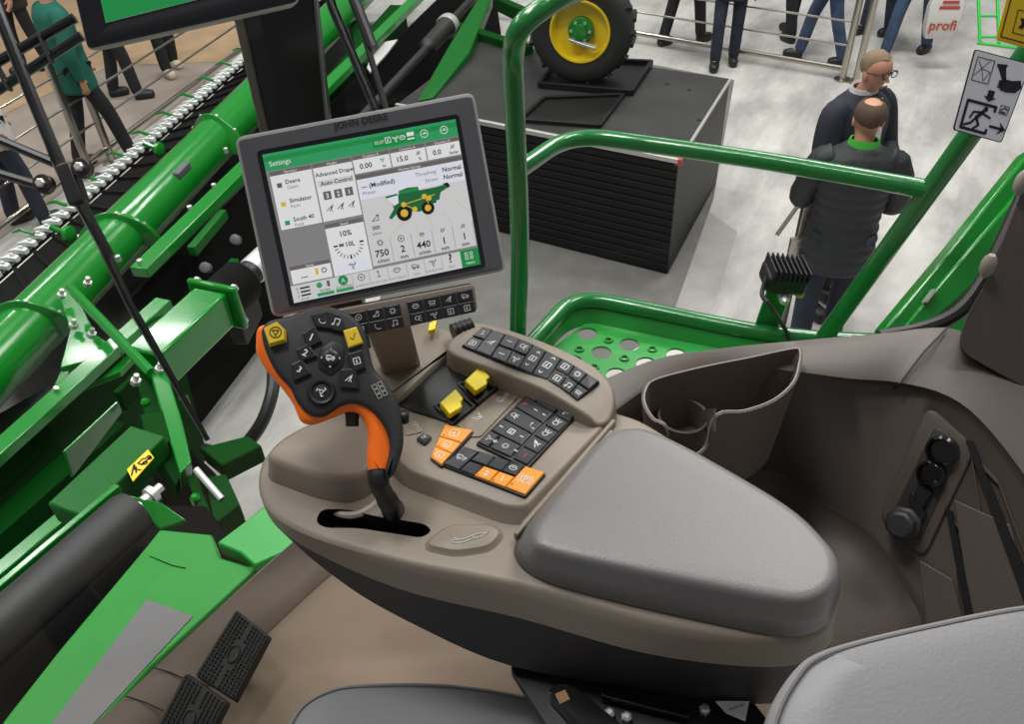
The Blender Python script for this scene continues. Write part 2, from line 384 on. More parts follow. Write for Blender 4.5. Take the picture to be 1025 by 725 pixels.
# two slatted vents at the rear of the wall
vt = MB()
for P in ([(972, 452), (1000, 480), (1030, 560), (1045, 640), (1010, 640), (985, 540)], [(952, 512), (968, 540), (985, 640), (965, 640)]):
    vt.loft([[W(x, y, -.002) for x, y in P], [W(x, y, .006) for x, y in P], [W(x, y, .006) for x, y in [(x*.93+cx*.07, y*.93+cy*.07) for (x, y) in P for cx, cy in [tuple(np.mean(P, axis=0))]]]], False, False)
vr = thing('vent_panel', 'dark side panel with recessed vents behind the power outlets', 'vent panel', W(985, 560))
vt.build('vent_rim', 'taupe_wall', vr, bevel=.001)
for P in ([(956, 500), (1012, 525), (1060, 700), (985, 700)], [(921, 560), (955, 580), (975, 660), (932, 660)]):
    q = MB(); q.prism([W(x, y, .003) for x, y in P], PWn*.004); q.build('cover', 'taupe_wall', vr, bevel=.0015)
for P in ([(968, 440), (1040, 640), (1050, 625), (975, 442)], [(948, 508), (972, 640), (980, 635), (955, 512)]):
    q = MB(); q.prism([W(x, y, .004) for x, y in P], PWn*.005); q.build('slot', 'black', vr)
# power outlet panel
op = thing('outlet_panel', 'oblong panel with black power outlets set in the dark side wall', 'outlet panel', W(930, 480))
q = MB(); P = fillet([W(x, y, .006) for x, y in [(930, 405), (978, 448), (925, 560), (880, 518)]], .02, 5, True); puff(q, P, PWn, .008, .003); q.build('backplate', 'taupe_wall', op, ang=50)
q = MB(); P = fillet([W(x, y, .008) for x, y in [(938, 424), (965, 447), (921, 545), (892, 520)]], .016, 5, True); puff(q, P, PWn, .004, .002); q.build('inner_plate', 'dark_shell', op, ang=50)
for x, y, r in ((946, 451, .021), (935, 474, .019)):
    q = MB(); q.lathe(W(x, y, .008), PWn, [(r, 0), (r, .012), (r*.8, .016), (r*.72, .006), (0, .006)], 20); q.build('socket', 'black_gloss', op)
for P in ([(925, 482), (936, 492), (927, 508), (916, 498)], [(917, 492), (930, 515), (921, 525), (912, 497)], [(938, 480), (946, 486), (941, 495), (934, 489)]):
    q = MB(); q.prism([W(x, y, .008) for x, y in P], PWn*.008); o = q.build('rocker_switch', 'black', op, bevel=.001)
q = MB(); c1 = W(908, 523, .008)
q.lathe(c1, PWn, [(.024, 0), (.025, .012), (.020, .016), (.020, .03), (.016, .034), (0, .034)], 8); kn = q.build('socket_cap', 'black_soft', op, bevel=.001)
# ------------------------------------------------------------------ storage bin with cup holder
bz = 2.742
sb = thing('storage_bin', 'grey brown open storage bin with cup holder hooked on side sill', 'storage bin', Z(725, 420, 2.62))
ctl = [(643, 404, 0), (644, 390, 0), (655, 379, 0), (700, 367, 0), (750, 357, 0), (794, 348, 0), (803, 352, 0), (802, 366, 0), (796, 384, 0), (776, 402, 0), (746, 413, 0), (718, 417, 0), (712, 422, -.05), (690, 432, -.055), (672, 431, -.05), (666, 429, 0), (652, 420, 0)]
Pt = [Z(x, y, bz)+UZ*dz for x, y, dz in ctl]; Pt = cr(Pt, 4, True)
flat = [A([p[0], p[1], bz]) for p in Pt]; cb_ = cen(flat); ins = inset_n(flat, .0035, UZ)
for p, q in zip(ins, Pt): p[2] = q[2]
ob = [cb_+(A([p[0], p[1], 0])-A([cb_[0], cb_[1], 0]))*A([.84, .84, 0])+UZ*(2.60-bz)+A([0, -.006, 0]) for p in flat]
ob = [A([p[0], p[1], 2.60]) for p in ob]; ib = [p+(A([cb_[0], cb_[1], 2.60])-p)*.05+UZ*.004 for p in ob]
q = MB(); q.loft([ob, Pt, [(p+s)/2+UZ*.001 for p, s in zip(Pt, ins)], ins, ib], True, True); q.build('bin_shell', 'taupe_bin', sb, ang=50)
q = MB(); q.tube([p+UZ*.0008 for p in ins], .0011, 6, closed=True); q.build('rim', 'taupe_rim', sb)
q = MB(); cc = Z(684, 416, 2.69); cc[2] = 2.64
q.lathe(cc, UZ, [(.036, 0), (.036, .05), (.034, .052), (.032, .05), (.031, .004), (0, .004)], 28); q.build('cup_holder', 'taupe_bin', sb)
q = MB(); a, b = Z(716, 421, bz-.004), Z(716, 421, bz-.004); q.beam(Z(716, 418, bz)-UZ*.005, cc+A([.034, .02, .02]), .003, .03); q.build('divider', 'taupe_wall', sb)
# rear pillar
bp = thing('cab_pillar', 'dark brown cab pillar with grey knobs at the right edge', 'pillar', D(1010, 330, 1.2))
P = [D(x, y, 1.17) for x, y in [(1080, 60), (1030, 172), (1007, 232), (986, 285), (966, 318), (958, 350), (990, 369), (1070, 412)]]
q = MB(); P2 = [CAM+(p-CAM)*1.07 for p in fillet(P, .02, 3, True)]; q.loft([fillet(P, .02, 3, True), P2], True, True); q.build('pillar_trim', 'pillar_brown', bp, bevel=.004)
for x, y in ((989, 266), (1023, 183)):
    q = MB(); c = D(x, y, 1.155); ax = nrm(ray(x, y)); q.sphere(c, .013, 14, (.8, .8, 1.5)); q.build('knob', 'taupe_rim', bp)
# ================================================================== CONSOLE
console = thing('armrest_console', 'grey brown armrest console with key panels and padded lid', 'armrest console', Z(560, 640, 2.62))
zA = 2.78
ringA = [(286, 440), (262, 462), (262, 500), (300, 531), (400, 562), (520, 586), (650, 622), (770, 640), (822, 628), (838, 596), (824, 552), (730, 480), (650, 425), (606, 408), (520, 372), (420, 392), (340, 418)]
ringB = {1: (262, 478), 2: (268, 515), 3: (302, 546), 4: (400, 590), 5: (520, 619), 6: (650, 655), 7: (770, 668), 8: (820, 655), 9: (836, 625)}
ringC = {2: (285, 530), 3: (345, 585), 4: (420, 628), 5: (512, 667), 6: (640, 690), 7: (735, 704), 8: (790, 700), 9: (815, 670)}
zC = {0: 2.73, 1: 2.73, 2: 2.725, 3: 2.70, 4: 2.675, 5: 2.65, 6: 2.64, 7: 2.635, 8: 2.635, 9: 2.635, 15: 2.70, 16: 2.72}
A_ = ZP(ringA, zA)
ca = cen(A_)
B_ = [Z(*ringB[i], 2.735) if i in ringB else A([*(A_[i][:2]), 2.735]) for i in range(17)]
C_ = [Z(*ringC[i], zC[i]) if i in ringC else A([*(A_[i][:2]*.85+ca[:2]*.15), zC.get(i, 2.64)]) for i in range(17)]
A_, B_, C_ = cr(A_, 5, True), cr(B_, 5, True), cr(C_, 5, True)
deck = MB()
deck.loft([B_, [p*.35+q*.65 for p, q in zip(B_, A_)], [p-UZ*.004 for p in A_], [p-UZ*.001 for p in inset_n(A_, .003, UZ)], inset_n(A_, .008, UZ)], True, True)
body = deck.build('upper_shell', 'taupe', console, ang=40)
# the lever gate is cut out of the deck
gate = fillet(ZP([(312, 511), (318, 498), (345, 498), (372, 505), (400, 509), (424, 513), (431, 520), (420, 527), (395, 523), (355, 517), (322, 517)], zA+.02), .012, 3, True)
cut = MB(); cut.prism(gate, -UZ*.05); cutter = cut.build('gate_cut', 'black', None, smooth=False)
cutter.location = tuple(-wloc(console)) ; cutter.location = (0, 0, 0)
md = body.modifiers.new('gate', 'BOOLEAN'); md.operation = 'DIFFERENCE'; md.object = cutter; md.solver = 'EXACT'; md.material_mode = 'TRANSFER'
bpy.context.view_layer.update()
dg = bpy.context.evaluated_depsgraph_get(); nm = bpy.data.meshes.new_from_object(body.evaluated_get(dg))
body.modifiers.clear(); body.data = nm; bpy.data.objects.remove(cutter)
q = MB(); gl = [p-UZ*.047 for p in inset_n(gate, -.0005, UZ)]; q.prism(gl, -UZ*.002); q.build('lever_gate', 'black', console)
q = MB(); q.tube(cr([Z(330, 511, 2.768), Z(352, 516, 2.775), Z(372, 508, 2.778), Z(384, 492, 2.785)], 5), .0045, 8); q.build('gate_cable', 'grey_ink', console)
q = MB(); q.loft([C_, [p*.15+s*.85 for p, s in zip(C_, B_)], B_], True, False); q.build('lower_shell', 'dark_shell', console, ang=50)
# raised housing in front of the lever gate
hs = fillet(ZP([(262, 458), (280, 438), (318, 418), (352, 408), (372, 420), (376, 465), (352, 482), (320, 479)], 2.812), .02, 5, True)
q = MB(); puff(q, hs, UZ, .034, .006, .0008, .003, 0, .006); q.build('front_housing', 'taupe', console, ang=60)
# monitor foot / sloping block under the screen
q = MB(); P = fillet(ZP([(360, 352), (425, 320), (470, 340), (449, 352), (400, 398), (372, 410)], 2.808), .006, 3, True); puff(q, P, UZ, .03, .004, 0, 0, 0, .004); q.build('monitor_foot', 'taupe', console, ang=50)
# plateau carrying the lower keys
q = MB(); P = fillet(ZP([(384, 424), (402, 397), (455, 352), (520, 368), (598, 405), (604, 428), (527, 508), (506, 507), (440, 483), (410, 472), (388, 450)], 2.797), .008, 3, True)
puff(q, P, UZ, .02, .004, 0, 0, 0, .014); q.build('key_deck', 'taupe', console, ang=60)
# ridge with the upper key strip
q = MB(); rp = [(447, 350), (466, 328), (484, 323), (535, 338), (587, 361), (611, 382), (616, 402), (610, 420), (597, 424), (583, 413), (540, 388), (493, 370)]
zr = [2.826, 2.828, 2.829, 2.83, 2.828, 2.822, 2.81, 2.80, 2.803, 2.815, 2.824, 2.826]
P = cr([Z(x, y, z) for (x, y), z in zip(rp, zr)], 4, True); puff(q, P, UZ, .04, .004, 0, 0, 0, .004); q.build('ridge', 'taupe', console, ang=60)
# fillet strip beside the lid, and side lever pad
q = MB(); q.beam(Z(516, 538, 2.788), Z(615, 423, 2.797), .006, .012); q.beam(Z(525, 528, 2.79), Z(611, 431, 2.796), .012, .006); q.build('lid_edge_strip', 'taupe', console, bevel=.002)
q = MB(); P = fillet(ZP([(424, 545), (448, 526), (490, 524), (503, 532), (490, 547), (455, 552)], 2.785), .01, 3, True); puff(q, P, UZ, .006, .002, 0, 0, 0, .006); pad = q.build('recline_pad', 'taupe', console, ang=60)
q = MB(); o = Z(470, 539, 2.7855); ex = nrm(Z(495, 535, 2.7855)-o); ey = np.cross(UZ, ex)
for L in ([(-.9, -.1), (-.4, -.2), (.1, -.05), (.5, -.05), (1, .2), (.4, .2), (0, .1), (-.4, .0), (-.9, .05), (-.9, -.1)], [(-.8, .2), (-.6, .05)], [(.2, .1), (.3, -.1)]): stroke(q, L, o, ex, ey, .021, .0011, 0, False, .0004)
q.build('seat_symbol', 'grey_ink', pad, smooth=False)
# lid
T = [(634, 428), (660, 434), (706, 457), (787, 505), (826, 541), (836, 562), (833, 582), (815, 596), (785, 598), (700, 582), (620, 566), (552, 551), (537, 540), (545, 516), (575, 478), (609, 438)]
Bt = {5: (841, 580), 6: (838, 604), 7: (824, 628), 8: (785, 637), 9: (690, 619), 10: (600, 598), 11: (543, 581), 12: (517, 561), 13: (519, 538), 14: (550, 497), 15: (600, 444)}
zt = 2.835
T_ = ZP(T, zt); B2 = [Z(*Bt[i], 2.783) if i in Bt else None for i in range(16)]
ct = cen(T_)
B2 = [b if b is not None else A([*(T_[i][:2]+nrm(T_[i][:2]-ct[:2])*.012), 2.783]) for i, b in enumerate(B2)]
T_, B2 = cr(T_, 5, True), cr(B2, 5, True)
mid = [A([*(s[:2]*.62+p[:2]*.38), p[2]*.45+s[2]*.55]) for p, s in zip(T_, B2)]
hi = [A([*(s[:2]*.28+p[:2]*.72), p[2]*.82+s[2]*.18]) for p, s in zip(T_, B2)]
q = MB(); q.loft([B2, mid, hi, [p*.7+m_*.3 for p, m_ in zip(T_, hi)], inset_n(T_, .003, UZ), [p+UZ*.0008 for p in inset_n(T_, .009, UZ)], [p+UZ*.0015 for p in scale_ring(T_, .7)]], True, True)
q.build('padded_lid', 'taupe_pad', console, ang=180)
# ------------------------------------------------------------------ lever bay with two yellow paddles
q = MB(); P = ZP([(396, 402), (401, 392), (430, 368), (452, 362), (472, 362), (503, 384), (478, 405), (455, 425), (436, 418), (410, 410)], 2.80); puff(q, fillet(P, .004, 2, True), UZ, .012, .002); bay = q.build('lever_bay', 'black', console, ang=50)
for P, Wd in (([(440, 403), (456, 389), (464, 399), (461, 402), (463, 407), (450, 415)], [(434, 405), (452, 425), (476, 406), (464, 396)]), ([(465, 381), (481, 366), (491, 377), (487, 380), (488, 384), (476, 392)], [(458, 384), (478, 404), (502, 384), (490, 374)])):
    q = MB(); a = ZP(Wd, 2.803)
    q.loft([[p-UZ*.006 for p in a], a, inset(a, .003), [p-UZ*.004 for p in inset(a, .004)]], True, True); q.build('lever_well', 'black_soft', bay)
    q = MB(); top = ZP(P, 2.818); low = [p-UZ*.014+A([-.002, .006, 0]) for p in top]
    q.loft([low, top], True, True); q.build('yellow_paddle', 'yellow', bay, bevel=.0018)
# label plate between paddles and keys
q = MB(); P = ZP([(457, 425), (516, 376), (531, 384), (481, 437), (470, 437)], 2.799); puff(q, fillet(P, .003, 2, True), UZ, .003, .001); lp = q.build('label_plate', 'taupe', console, ang=50)
q = MB(); ex = nrm(Z(516, 376, 2.8)-Z(457, 425, 2.8)); ey = np.cross(UZ, ex)
stroke(q, ICONS['seat'][0], Z(479, 418, 2.7995), ex, ey, .016, .0009); icon(q, 'check', Z(479, 416, 2.7995), ex, ey, .012, .0009, 0); q.build('label_symbol', 'white_ink', lp, smooth=False); q = MB(); icon(q, 'mach', Z(502, 399, 2.7995), ex, ey, .016, .0008, 0); icon(q, 'bars', Z(507, 395, 2.7995), ex, ey, .008, .0007, 0)
q.build('label_symbol', 'white_ink', lp, smooth=False)
q = MB(); P = ZP([(402, 424), (416, 420), (424, 432), (406, 436)], 2.7985); puff(q, fillet(P, .003, 2, True), UZ, .003, .001); lp2 = q.build('label_plate', 'taupe', console, ang=50)
q = MB(); o = Z(413, 428, 2.799)
for dx, r in ((-.004, .003), (.003, .004), (.0, .002)): stroke(q, circ(1, 8), o+A([dx, dx*.4, 0]), A([1, 0, 0]), A([0, 1, 0]), r, .0007)
q.build('label_symbol', 'grey_ink', lp2, smooth=False)
KM = ['key_black', 'white_ink', 'grey_ink', 'red_ink']
OM = ['orange_key', 'white_ink', 'dark_ink']
def panel(name, pts, z, t=.004, matk='black'):
    q = MB(); P = ZP(pts, z); puff(q, fillet(P, .003, 2, True), UZ, t, .001); return q.build(name, matk, console, ang=50)
# upper strip: 2 rows on a bent band
te = cr([Z(x, y, z) for x, y, z in [(483, 328, 2.831), (510, 336, 2.832), (540, 348, 2.832), (571, 364, 2.829), (600, 382, 2.823)]], 10)
be = cr([Z(x, y, z) for x, y, z in [(462, 347, 2.828), (495, 360, 2.829), (525, 372, 2.828), (556, 386, 2.822), (578, 402, 2.813)]], 10)
def band(u, v):
    k = u*(len(te)-1); i = min(int(k), len(te)-2); f = k-i
    return (te[i]*(1-f)+te[i+1]*f)*(1-v)+(be[i]*(1-f)+be[i+1]*f)*v
q = MB(); ring = te+be[::-1]; puff(q, ring, UZ, .006, .001); kp = q.build('key_strip', 'black', console, ang=50)
cells = [(0, .1, 0, .48, 'num'), (0, .1, .52, 1, 'box'), (.1, .22, 0, 1, 'plane'), (.22, .34, 0, .48, 'minus'), (.22, .34, .52, 1, 'minus'), (.34, .45, 0, .48, 'lamp'), (.34, .45, .52, 1, 'fan'),
         (.45, .56, 0, 1, 'rocker1'), (.56, .68, 0, 1, 'rocker2'), (.68, .79, 0, .48, 'box'), (.68, .79, .52, 1, 'box'), (.79, 1, 0, .48, 'none'), (.79, .9, .52, 1, 'note'), (.9, 1, .52, 1, 'header'), ]
cells[11] = (.79, .9, 0, .48, 'gear'); cells.append((.9, 1, 0, .48, 'none'))
for u0, u1, v0, v1, ic in cells:
    Q = [band(u0, v0), band(u1, v0), band(u1, v1), band(u0, v1)]; n = nrm(np.cross(Q[1]-Q[0], Q[0]-Q[3])); n = n if n[2] > 0 else -n
    if ic.startswith('rocker'): ic = [('up', 0, .62, .7), ('box', 0, 0, .9), ('down', 0, -.62, .7)]
    key('key', Q, n, .0022, KM, kp, ic, gap=.05, isz=.62)
# main key block
kq = [Z(x, y, 2.801) for x, y in [(478, 444), (538, 387), (579, 414), (528, 467)]]     # along rows: front-left -> back-right
kb = panel('key_block', [(476, 444), (538, 385), (580, 413), (528, 469)], 2.801)
def kcell(P, a, b, c_, d_): return [bil(P, a, c_), bil(P, b, c_), bil(P, b, d_), bil(P, a, d_)]
rows = [(0, .2), (.2, .4), (.4, .6), (.6, .8), (.8, 1)]
micons = [[('plus', -.66, 0, .7), ('gear', .0, 0, .8), ('minus', .66, 0, .6)], [('minus', -.66, 0, .6), ('box', 0, 0, .8), ('minus', .66, 0, .6)], [('lamp', -.6, 0, .9), ('phone', .7, 0, .9)],
          [('plus', -.66, 0, .7, 3), ('minus', .1, 0, .7), ('minus', .66, 0, .5)], [('plus', -.66, 0, .7), ('header', 0, 0, .9), ('minus', .66, 0, .6)]]
for k, (a, b) in enumerate(rows):
    Q = kcell(kq, a, b, 0 if k not in (0, 4) else .24, .66)
    Q = [Q[3], Q[0], Q[1], Q[2]]; Q = [Q[1], Q[2], Q[3], Q[0]]; Q = [Q[0], Q[3], Q[2], Q[1]]
    key('key', [Q[3], Q[2], Q[1], Q[0]] if False else Q, UZ, .003, KM, kb, micons[k], gap=.06, isz=.55)
    if k in (0, 4): key('key', kcell(kq, a, b, 0, .22), UZ, .003, KM, kb, 'fan' if k == 0 else 'box', gap=.08, isz=.7)
for k in range(5):
    if k == 0: key('key', kcell(kq, 0, .2, .7, 1), UZ, .003, KM, kb, [('minus', 0, 0, .9, 3)], gap=.08, isz=.6)
    else: key('key', kcell(kq, .2*k, .2*k+.2, .68, 1), UZ, .003, KM, kb, ['', 'plane', 'lamp', 'lamp', 'fan'][k], gap=.08, isz=.65)
# lower key row with orange keys
kr = panel('key_row', [(443, 466), (465, 447), (547, 474), (526, 498)], 2.8005)
rq = ZP([(444, 466), (465, 448), (546, 474), (526, 497)], 2.8005)       # TL=front-left .. order: bottom-left, top-left, top-right, bottom-right
RQ = [rq[1], rq[2], rq[3], rq[0]]                                       # TL TR BR BL
for u0, u1, v0, v1, ic, om in [(0, .2, 0, 1, 'mach', 0), (.2, .4, 0, .48, 'none', 0), (.4, .58, 0, .48, 'none', 0), (.58, .76, 0, .48, 'drop', 0), (.2, .38, .52, 1, 'none', 0)]:
    key('key', kcell(RQ, u0, u1, v0, v1), UZ, .003, KM, kr, ic, gap=.06, isz=.7)
key('orange_key', kcell(RQ, .38, .57, .52, 1), UZ, .003, OM, kr, None, '2', gap=.06, led=True)
key('orange_key', kcell(RQ, .57, .76, .52, 1), UZ, .003, OM, kr, None, '1', gap=.06, led=True)
key('orange_key', kcell(RQ, .76, 1, 0, 1), UZ, .003, OM, kr, 'p', gap=.05, isz=.85, led=True)
# upright orange keys
os_ = panel('orange_key_strip', [(430, 459), (445, 425), (475, 432), (442, 468)], 2.8005, .003, 'dark_shell')
oq = ZP([(445, 426), (474, 432), (442, 467), (431, 459)], 2.8005); 
for a, b in ((0, .38), (.38, .68), (.68, 1)): key('orange_key', kcell(oq, 0, 1, a, b), UZ, .003, OM, os_, ['box', ('circle_dot', .1, 0, 1)][0], gap=.05, isz=.75, led=True)
sk = panel('small_key_base', [(416, 440), (424, 434), (433, 438), (425, 446)], 2.7995)
key('key', ZP([(417, 440), (424, 435), (432, 438), (425, 445)], 2.7995), UZ, .003, KM, sk, 'lamp', gap=.05, isz=.7)
# thumb wheel on the ridge
q = MB(); c = Z(463, 330, 2.823); axw = nrm(Z(475, 326, 2.823)-c)
pr_ = [(.011 if k % 2 else .0125, -.014+.0035*k) for k in range(9)]
q.lathe(c, axw, pr_, 20); q.build('thumb_wheel', 'black', console, ang=30)
q = MB(); P = ZP([(430, 328), (438, 324), (436, 334), (429, 336)], 2.815); q.prism(P, UZ*.008); q.build('yellow_tab', 'yellow', console, bevel=.001)
# bracket below the console
q = MB(); P = ZP([(511, 655), (600, 668), (745, 690), (780, 735), (800, 790), (600, 790), (545, 725), (512, 672)], 2.632); q.prism(P, -UZ*.012); br = q.build('mounting_bracket', 'black', console, bevel=.002)
q = MB(); q.beam(Z(602, 694, 2.642), Z(690, 716, 2.642), .012, .008); q.build('slide_rail', 'black_gloss', br, bevel=.002)
q = MB(); P = ZP([(548, 692), (556, 684), (572, 684), (640, 740), (610, 760)], 2.655); q.prism(fillet(P, .006, 3, True), -UZ*.02); q.build('latch_arm', 'black_gloss', br, bevel=.003)
q = MB(); o = Z(563, 698, 2.6555); q.box(o, nrm(A([1, .4, 0])), nrm(A([-.4, 1, 0])), UZ, .012, .012, .002); q.build('latch_pin', 'wood', br)
for x, y in ((610, 716), (627, 720), (705, 712)):
    q = MB(); q.lathe(Z(x, y, 2.633), UZ, [(.006, 0), (.006, .006), (.003, .008), (0, .008)], 6); q.build('bolt', 'zinc', br)
q = MB(); c = cen(P); q.cyl(A([c[0]+.08, c[1]-.02, FLZ-.01]), A([c[0]+.08, c[1]-.02, 2.625]), .05, .04, 16); q.build('pedestal', 'black', console)
pt = thing('paper_tag', 'white printed paper tag beside the console bracket and seat', 'paper tag', Z(730, 711, 2.64))
q = MB(); P = ZP([(716, 702), (750, 702), (746, 722), (727, 714)], 2.648); q.loft([P[0:2]+P[2:4], [p-UZ*.001 for p in P]], True, True); q.build('sheet', 'paper', pt, smooth=False)
q = MB(); o = Z(737, 708, 2.6486)
for dx in (-.006, 0, .006): stroke(q, [(-.4, -.3), (-.1, .2), (.1, -.2), (.4, .3)], o+A([dx, dx*.3, 0]), A([1, 0, 0]), A([0, 1, 0]), .006, .0006)
q.build('scribble', 'txt' if 'txt' in M else 'sign_ink', pt, smooth=False)
# ================================================================== CONTROL HANDLE
jn = nrm(-ray(340, 410)+UZ*.28); jp = D(330, 385, .868)
J = lambda x, y, o=0: PL(x, y, jp, jn)+jn*o
jx = nrm(RT-jn*np.dot(RT, jn)); jy = np.cross(jn, jx)
stick = thing('control_handle', 'black and orange multi-button drive handle standing in the console gate', 'control lever', Z(392, 512, 2.77))
blk = [(262, 336), (263, 327), (272, 320), (290, 316), (310, 307), (327, 306), (345, 312), (359, 322), (367, 336), (370, 352), (375, 370), (386, 382), (396, 398), (402, 418), (404, 442), (400, 460), (394, 474), (387, 479), (386, 470), (389, 458), (390, 445), (385, 428), (373, 412), (357, 404), (342, 406), (323, 417), (308, 414), (297, 402), (290, 388), (276, 372), (266, 352)]
org = [(255, 340), (257, 326), (268, 322), (290, 320), (330, 312), (362, 338), (370, 372), (392, 405), (399, 430), (396, 450), (389, 470), (385, 478), (370, 475), (367, 455), (368, 440), (366, 425), (360, 414), (348, 411), (330, 418), (312, 424), (300, 420), (293, 404), (282, 388), (265, 368), (256, 352)]
P = cr([J(x, y) for x, y in blk], 4, True)
q = MB(); puff(q, P, jn, .016, .0025, .0012, .0022); grip = q.build('grip', 'black_soft', stick, ang=75)
P = cr([J(x, y, -.0045) for x, y in org], 4, True)
q = MB(); puff(q, P, jn, .026, .006, 0, 0, 0, -.004); q.build('orange_band', 'orange_grip', stick, ang=75)
q = MB(); q.tube(cr([J(378, 470, -.014), J(379, 482, -.014), Z(384, 494, 2.83), Z(392, 508, 2.80), Z(396, 515, 2.74)], 5), [.0115]*6+[.0105]*6+[.0115]*4+[.013]*5, 14); q.build('stem', 'black', stick, ang=60)
q = MB(); q.beam(Z(390, 512, 2.773), Z(428, 518, 2.772), .022, .012); q.build('gate_slider', 'black_soft', stick, bevel=.003)
q = MB(); c = J(404, 416, -.012); q.lathe(c, jx, [(.007, -.004), (.008, .002), (.006, .006), (0, .006)], 14); q.build('side_button', 'black', stick)
bt = J(355, 345, -.03); q = MB(); q.cyl(J(352, 408, -.02), J(352, 424, -.022), .008, .007, 12); q.build('trigger', 'black', stick)
ex_ = nrm(J(360, 325)-J(262, 358)); ex_ = nrm(J(318, 340)-J(304, 372)); # key columns follow the slanted head
def hkey(pts, name='key', mats=['black', 'white_ink', 'grey_ink', 'red_ink'], ic=None, txt=None, h=.003, o=.0022, rot=0, isz=.6, bev=.12):
    cx_, cy_ = np.mean(pts, axis=0); Q = [J(cx_+(x-cx_)*1.36, cy_+(y-cy_)*1.36, o) for x, y in pts]; return key(name, Q, jn, h, mats, grip, ic, txt, gap=.03, isz=isz, rot=rot)
YM = ['yellow_key', 'dark_ink', 'dark_ink']
# yellow wedge button, top left
q = MB(); P = [(264, 330), (278, 323), (287, 332), (287, 343), (270, 348)]; b = [J(x, y, .001) for x, y in P]; t = [J(x*.86+275*.14, y*.86+335*.14, .010) for x, y in P]
q.loft([b, t], True, True); o = cen(t)+jn*.0006; icon(q, 'tri', o, jx, jy, .0145, .001, 1); q.build('yellow_button', YM, grip, smooth=False)
hkey([(346, 334), (356, 331), (361, 343), (350, 347)], 'yellow_button', YM, 'check', isz=.7, h=.004)
hkey([(314, 318), (327, 315), (333, 329), (318, 327)], ic='phone'); hkey([(328, 315), (340, 318), (346, 332), (334, 330)], ic='note')
hkey([(305, 336), (314, 330), (320, 342), (309, 347)], txt='1', rot=-1.0, isz=.75); hkey([(299, 352), (308, 347), (315, 357), (302, 361)], txt='2', rot=-1.0, isz=.75)
hkey([(294, 367), (302, 363), (309, 374), (296, 380)], txt='3', rot=-1.0, isz=.75)
hkey([(350, 357), (361, 354), (364, 368), (354, 371)], ic='box'); hkey([(343, 373), (355, 372), (357, 388), (343, 387)], ic='plane')
P = fillet([J(x, y, .002) for x, y in [(320, 350), (334, 340), (346, 349), (344, 368), (331, 378), (318, 370)]], .005, 3, True)
q = MB(); puff(q, P, jn, .003, .001); tp = q.build('rocker_plate', 'black', grip, ang=50)
q = MB(); o = J(331, 359, .006); q.lathe(J(331, 359, .001), jn, [(.0095, 0), (.009, .003), (.006, .0045), (0, .0045)], 18)
for dx, dy in ((0, .009), (0, -.009), (-.009, 0), (.009, 0)): fill(q, [(-.3, -.3), (.3, -.3), (0, .4)], o+jx*dx+jy*dy-jn*.002, jx, jy, .004, 1)
icon(q, 'mach', o, jx, jy, .01, .0012, 1); q.build('rocker', KM, grip, smooth=False)
q = MB(); c = J(322, 393, .0); q.lathe(c, jn, [(.0145, 0), (.0145, .003), (.0125, .006), (.0105, .0055), (.009, .003), (0, .0045)], 26); icon(q, 'fan', c+jn*.0056, jx, jy, .012, .001, 1); q.build('thumb_knob', KM, grip, ang=40)
q = MB(); o = J(380, 391, .0032); a = nrm(J(384, 399)-J(376, 384)); b = np.cross(jn, a)
for i in range(3):
    for j in range(2): stroke(q, [(-.4, -.4), (.4, -.4), (.4, .4), (-.4, .4), (-.4, -.4)], o+a*(i-1)*.0055+b*(j-.5)*.0065, a, b, .0055, .0006)
q.build('grip_symbol', 'grey_ink', grip, smooth=False)
# ================================================================== MAIN DISPLAY
mn = nrm(A([.16, -.85, .49])); mp = A([-.146, .82, 3.046])
Mm = lambda x, y, o=0: PL(x, y, mp, mn)+mn*o
disp = thing('display_monitor', 'grey framed lit display screen behind the control handle showing machine settings', 'monitor', Mm(390, 300, -.03))
BQ = [Mm(236.5, 138.5), Mm(473, 93.5), Mm(505, 270), Mm(274, 317)]
_c4 = cen(BQ); BQ = [_c4+(p-_c4)*1.016 for p in BQ]; mx = nrm(BQ[1]-BQ[0]); my = np.cross(mn, mx)
P = fillet(BQ, .010, 5, True)
q = MB(); q.loft([[p-mn*.034+(cen(P)-p)*.05 for p in P], [p-mn*.004 for p in P], [p-mn*.001 for p in inset_n(P, .0006, mn)], inset_n(P, .003, mn)], True, True); q.build('edge_frame', 'bezel_edge', disp, ang=50)
SQ = [Mm(262.5, 155), Mm(455.8, 119.3), Mm(481, 264.5), Mm(294.5, 303.5)]
Po = inset_n(P, .003, mn); Si = fillet([bil(SQ, -.025, -.03), bil(SQ, 1.022, -.03), bil(SQ, 1.025, 1.035), bil(SQ, -.027, 1.03)], .006, 5, True)
S2 = fillet([bil(SQ, -.01, -.012), bil(SQ, 1.01, -.012), bil(SQ, 1.012, 1.015), bil(SQ, -.01, 1.012)], .0015, 5, True)
q = MB(); q.loft([[p-mn*.0005 for p in Po], [p+mn*.0018 for p in inset_n(Po, .0015, mn)], [p+mn*.0022 for p in Si]], False, False); q.build('bezel', 'bezel', disp, ang=15)
q = MB(); q.loft([[p+mn*.0022 for p in Si], [p+mn*.0008 for p in S2]], False, True); q.build('screen_surround', 'bezel_in', disp, ang=60)
q = MB(); c = Mm(361, 121.5, .0026); tx = nrm(Mm(400, 113.5)-Mm(330, 127)); text(q, 'JOHN DEERE', c, tx, np.cross(mn, tx), .0072, bold=True); q.build('bezel_lettering', 'brand_black', disp, smooth=False)
